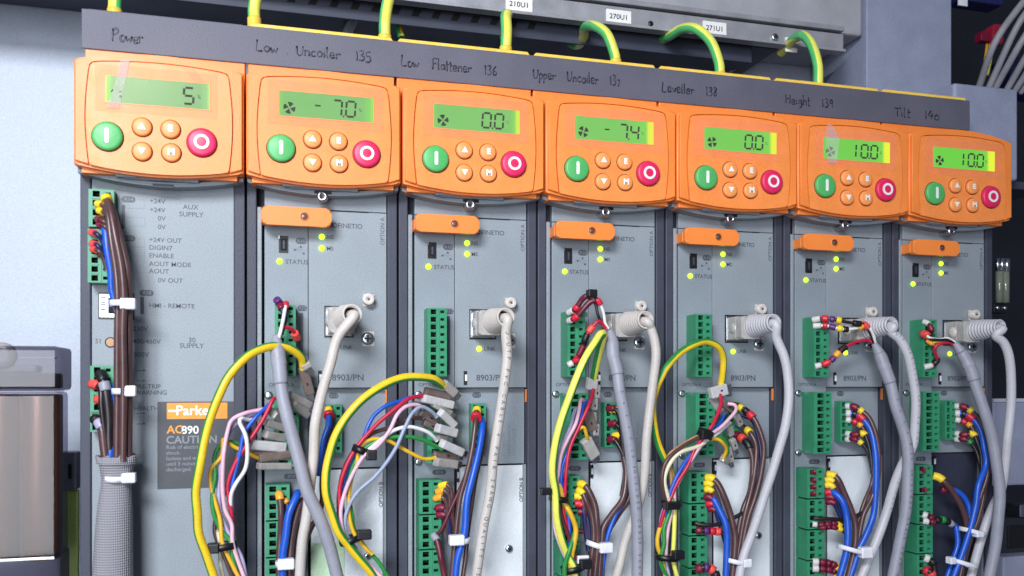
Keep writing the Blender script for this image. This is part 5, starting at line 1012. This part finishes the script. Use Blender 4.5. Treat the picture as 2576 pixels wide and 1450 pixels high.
for k, (x, y, mm, nm) in enumerate(((238, 934, FYEL, 'second yellow'), (238, 962, FYEL, 'third yellow'), (238, 1000, FRED, 'upper red'), (240, 1025, FMAR, 'middle crimson'), (246, 1052, FMAR, 'lower crimson'))):
    wire('9', f'{nm} ferrule wire in the lower terminal of the Height drive', WBRN if k < 2 else WDBL, 1.2, [(x - 15, y), (x + 18, y), (x + 45, y + 40), (x + 85, y + 150), (350, 1300)], (11, 14, 14, 15), beads=[(0, 5.2, mm, 1.5)])
for k, y in enumerate((890, 935, 970, 1005)):
    wire('9', f'maroon plug in the left column, position {("one", "two", "three", "four")[k]} from the top, Height lower terminal', FMAR, 1.5, [(150, y), (160, y), (170, y)], (9.5, 11.5, 12), name='terminal_plug', cat='plug', group='maroon plugs of the Height terminal')
FE('9', 152, 1170, (FWHT, FMAR, FMAR, FMAR, FYEL), 'upper maroon and yellow marked wire beside the black wire, Height drive', WBLK, [(205, 1174), (260, 1168), (300, 1175), (330, 1200)], (11, 14, 15, 15), 1.05)
FE('9', 190, 1188, (FMAR, FMAR, FMAR, FYEL), 'lower maroon and yellow marked wire below the black wire, Height drive', WBLK, [(215, 1187), (260, 1186), (300, 1195), (330, 1220)], (12, 14, 15, 15), 1.0)
FE('9', 152, 1372, (FWHT, FMAR, FMAR, FMAR, FYEL, FYEL), 'upper maroon and yellow marked wire near bottom edge, Height drive', WBLK, [(210, 1375), (262, 1385), (290, 1410), (300, 1490)], (11, 14, 15, 15), 1.3)
FE('9', 152, 1408, (FWHT, FMAR, FMAR, FMAR, FYEL, FYEL), 'lower maroon and yellow marked wire near bottom edge, Height drive', WBLK, [(210, 1411), (262, 1422), (285, 1440), (290, 1490)], (11, 14, 15, 15), 1.3)
tie('9', 300, 1290, 430, 1325, 19, 6, 2.4, TIEW, (438, 1322, 7, 6), 'white cable tie on the blue and brown wires of the Height drive')
# -- Tilt
wire('A', 'black core bowing to the grey cable, Tilt drive', WBLK, .8, [(175, 80), (205, 95), (225, 140), (215, 172), (260, 182), (300, 178), (345, 200)], (10.5, 15, 17, 19, 20), beads=[(0, 4, FWHT, 2.0), (4, 9, FMAR, 2.0)])
wire('A', 'white core bowing to the grey cable, Tilt drive', WWHT, .85, [(170, 148), (190, 150), (215, 168), (262, 176), (300, 172), (335, 186), (355, 210)], (12, 17, 19, 20), beads=[(0, 5, FCOR, 2.6)])
wire('A', 'red core curling down the terminal, Tilt drive', WRED, .95, [(178, 326), (215, 318), (245, 295), (242, 262), (235, 222), (262, 202), (310, 195), (350, 215)], (10.5, 14, 17, 20), beads=[(0, 5, FWHT, 1.8), (5, 10, FBLK, 1.8)])
wire('A', 'amber core tucked under the coral ferrule, Tilt drive', WYEL, .9, [(200, 180), (220, 196), (245, 190), (300, 190)], (13, 16, 18), beads=[(0, 4, FORG, 2)])
small_terminal('A', 7, 14, 0, [(472, 960), (456, 1080), (425, 1200), (380, 1340), (325, 1490)])
wire('A', 'brown wire with yellow ferrule in the lower terminal, Tilt drive', WBRN, 1.7, [(228, 910), (262, 920), (295, 950), (340, 1010), (385, 1090), (412, 1190), (400, 1300)], (11, 15, 17, 16), beads=[(0, 6.5, FYEL, 1.35)])
wire('A', 'upper short blue wire bending into the bundle, Tilt drive', WBLU, 1.6, [(270, 985), (330, 985), (380, 1010), (415, 1065), (425, 1140), (405, 1240)], (9, 13, 15, 15), beads=[(0, 5, FMAR, 1.4)])
wire('A', 'lower short blue wire hanging from the terminal, Tilt drive', WBLU, 1.6, [(330, 1165), (352, 1190), (358, 1280), (335, 1370), (292, 1490)], (12, 14, 15, 16))
wire('A', 'brown wire pair member behind the long blue wire, Tilt drive', WBRN, 1.5, [(492, 700), (510, 830), (502, 1000), (470, 1150), (415, 1290), (365, 1490)], (12, 15, 15, 15))
FE('A', 172, 1118, (FWHT, FMAR), 'upper short marked wire in lower terminal, Tilt drive', WBLK, [(205, 1130), (235, 1150)], (11, 13, 13), 1.3)
FE('A', 172, 1150, (FWHT, FMAR, FBLK, WGRN, FBLK, GREYC), 'green and grey marked wire running to the lower blue wire, Tilt drive', WBLK, [(220, 1158), (270, 1146), (310, 1158), (345, 1185)], (11, 14, 14, 13), 1.3)
for k, (x, y) in enumerate(((178, 880), (182, 985))):
    wire('A', f'maroon plug, {("upper", "lower")[k]}, in the left column of the Tilt terminal', FMAR, 1.6, [(x - 8, y), (x, y), (x + 8, y)], (9.5, 11.5, 12), name='terminal_plug', cat='plug')
FE('A', 180, 1350, (FWHT, FBLK), 'dark marked wire at the bottom edge, Tilt drive', WBLK, [(215, 1365), (235, 1400), (240, 1490)], (11, 14, 14), 1.5)
FE('A', 182, 1420, (FRED, FCOR), 'red marked wire at the bottom edge, Tilt drive', WBLK, [(215, 1430), (235, 1490)], (11, 14, 14), 1.6)
tie('A', 384, 1195, 492, 1225, 17, 6, 2.4, TIEW, (470, 1224, 5, 3.4), 'upper white cable tie on the blue wires of the Tilt drive')
tie('A', 322, 1360, 450, 1400, 17, 6.5, 2.4, TIEW, (325, 1365, 4, 4), 'lower white cable tie on the blue wires of the Tilt drive')

for o in bpy.data.objects:
    if '_w' in o: del o['_w']
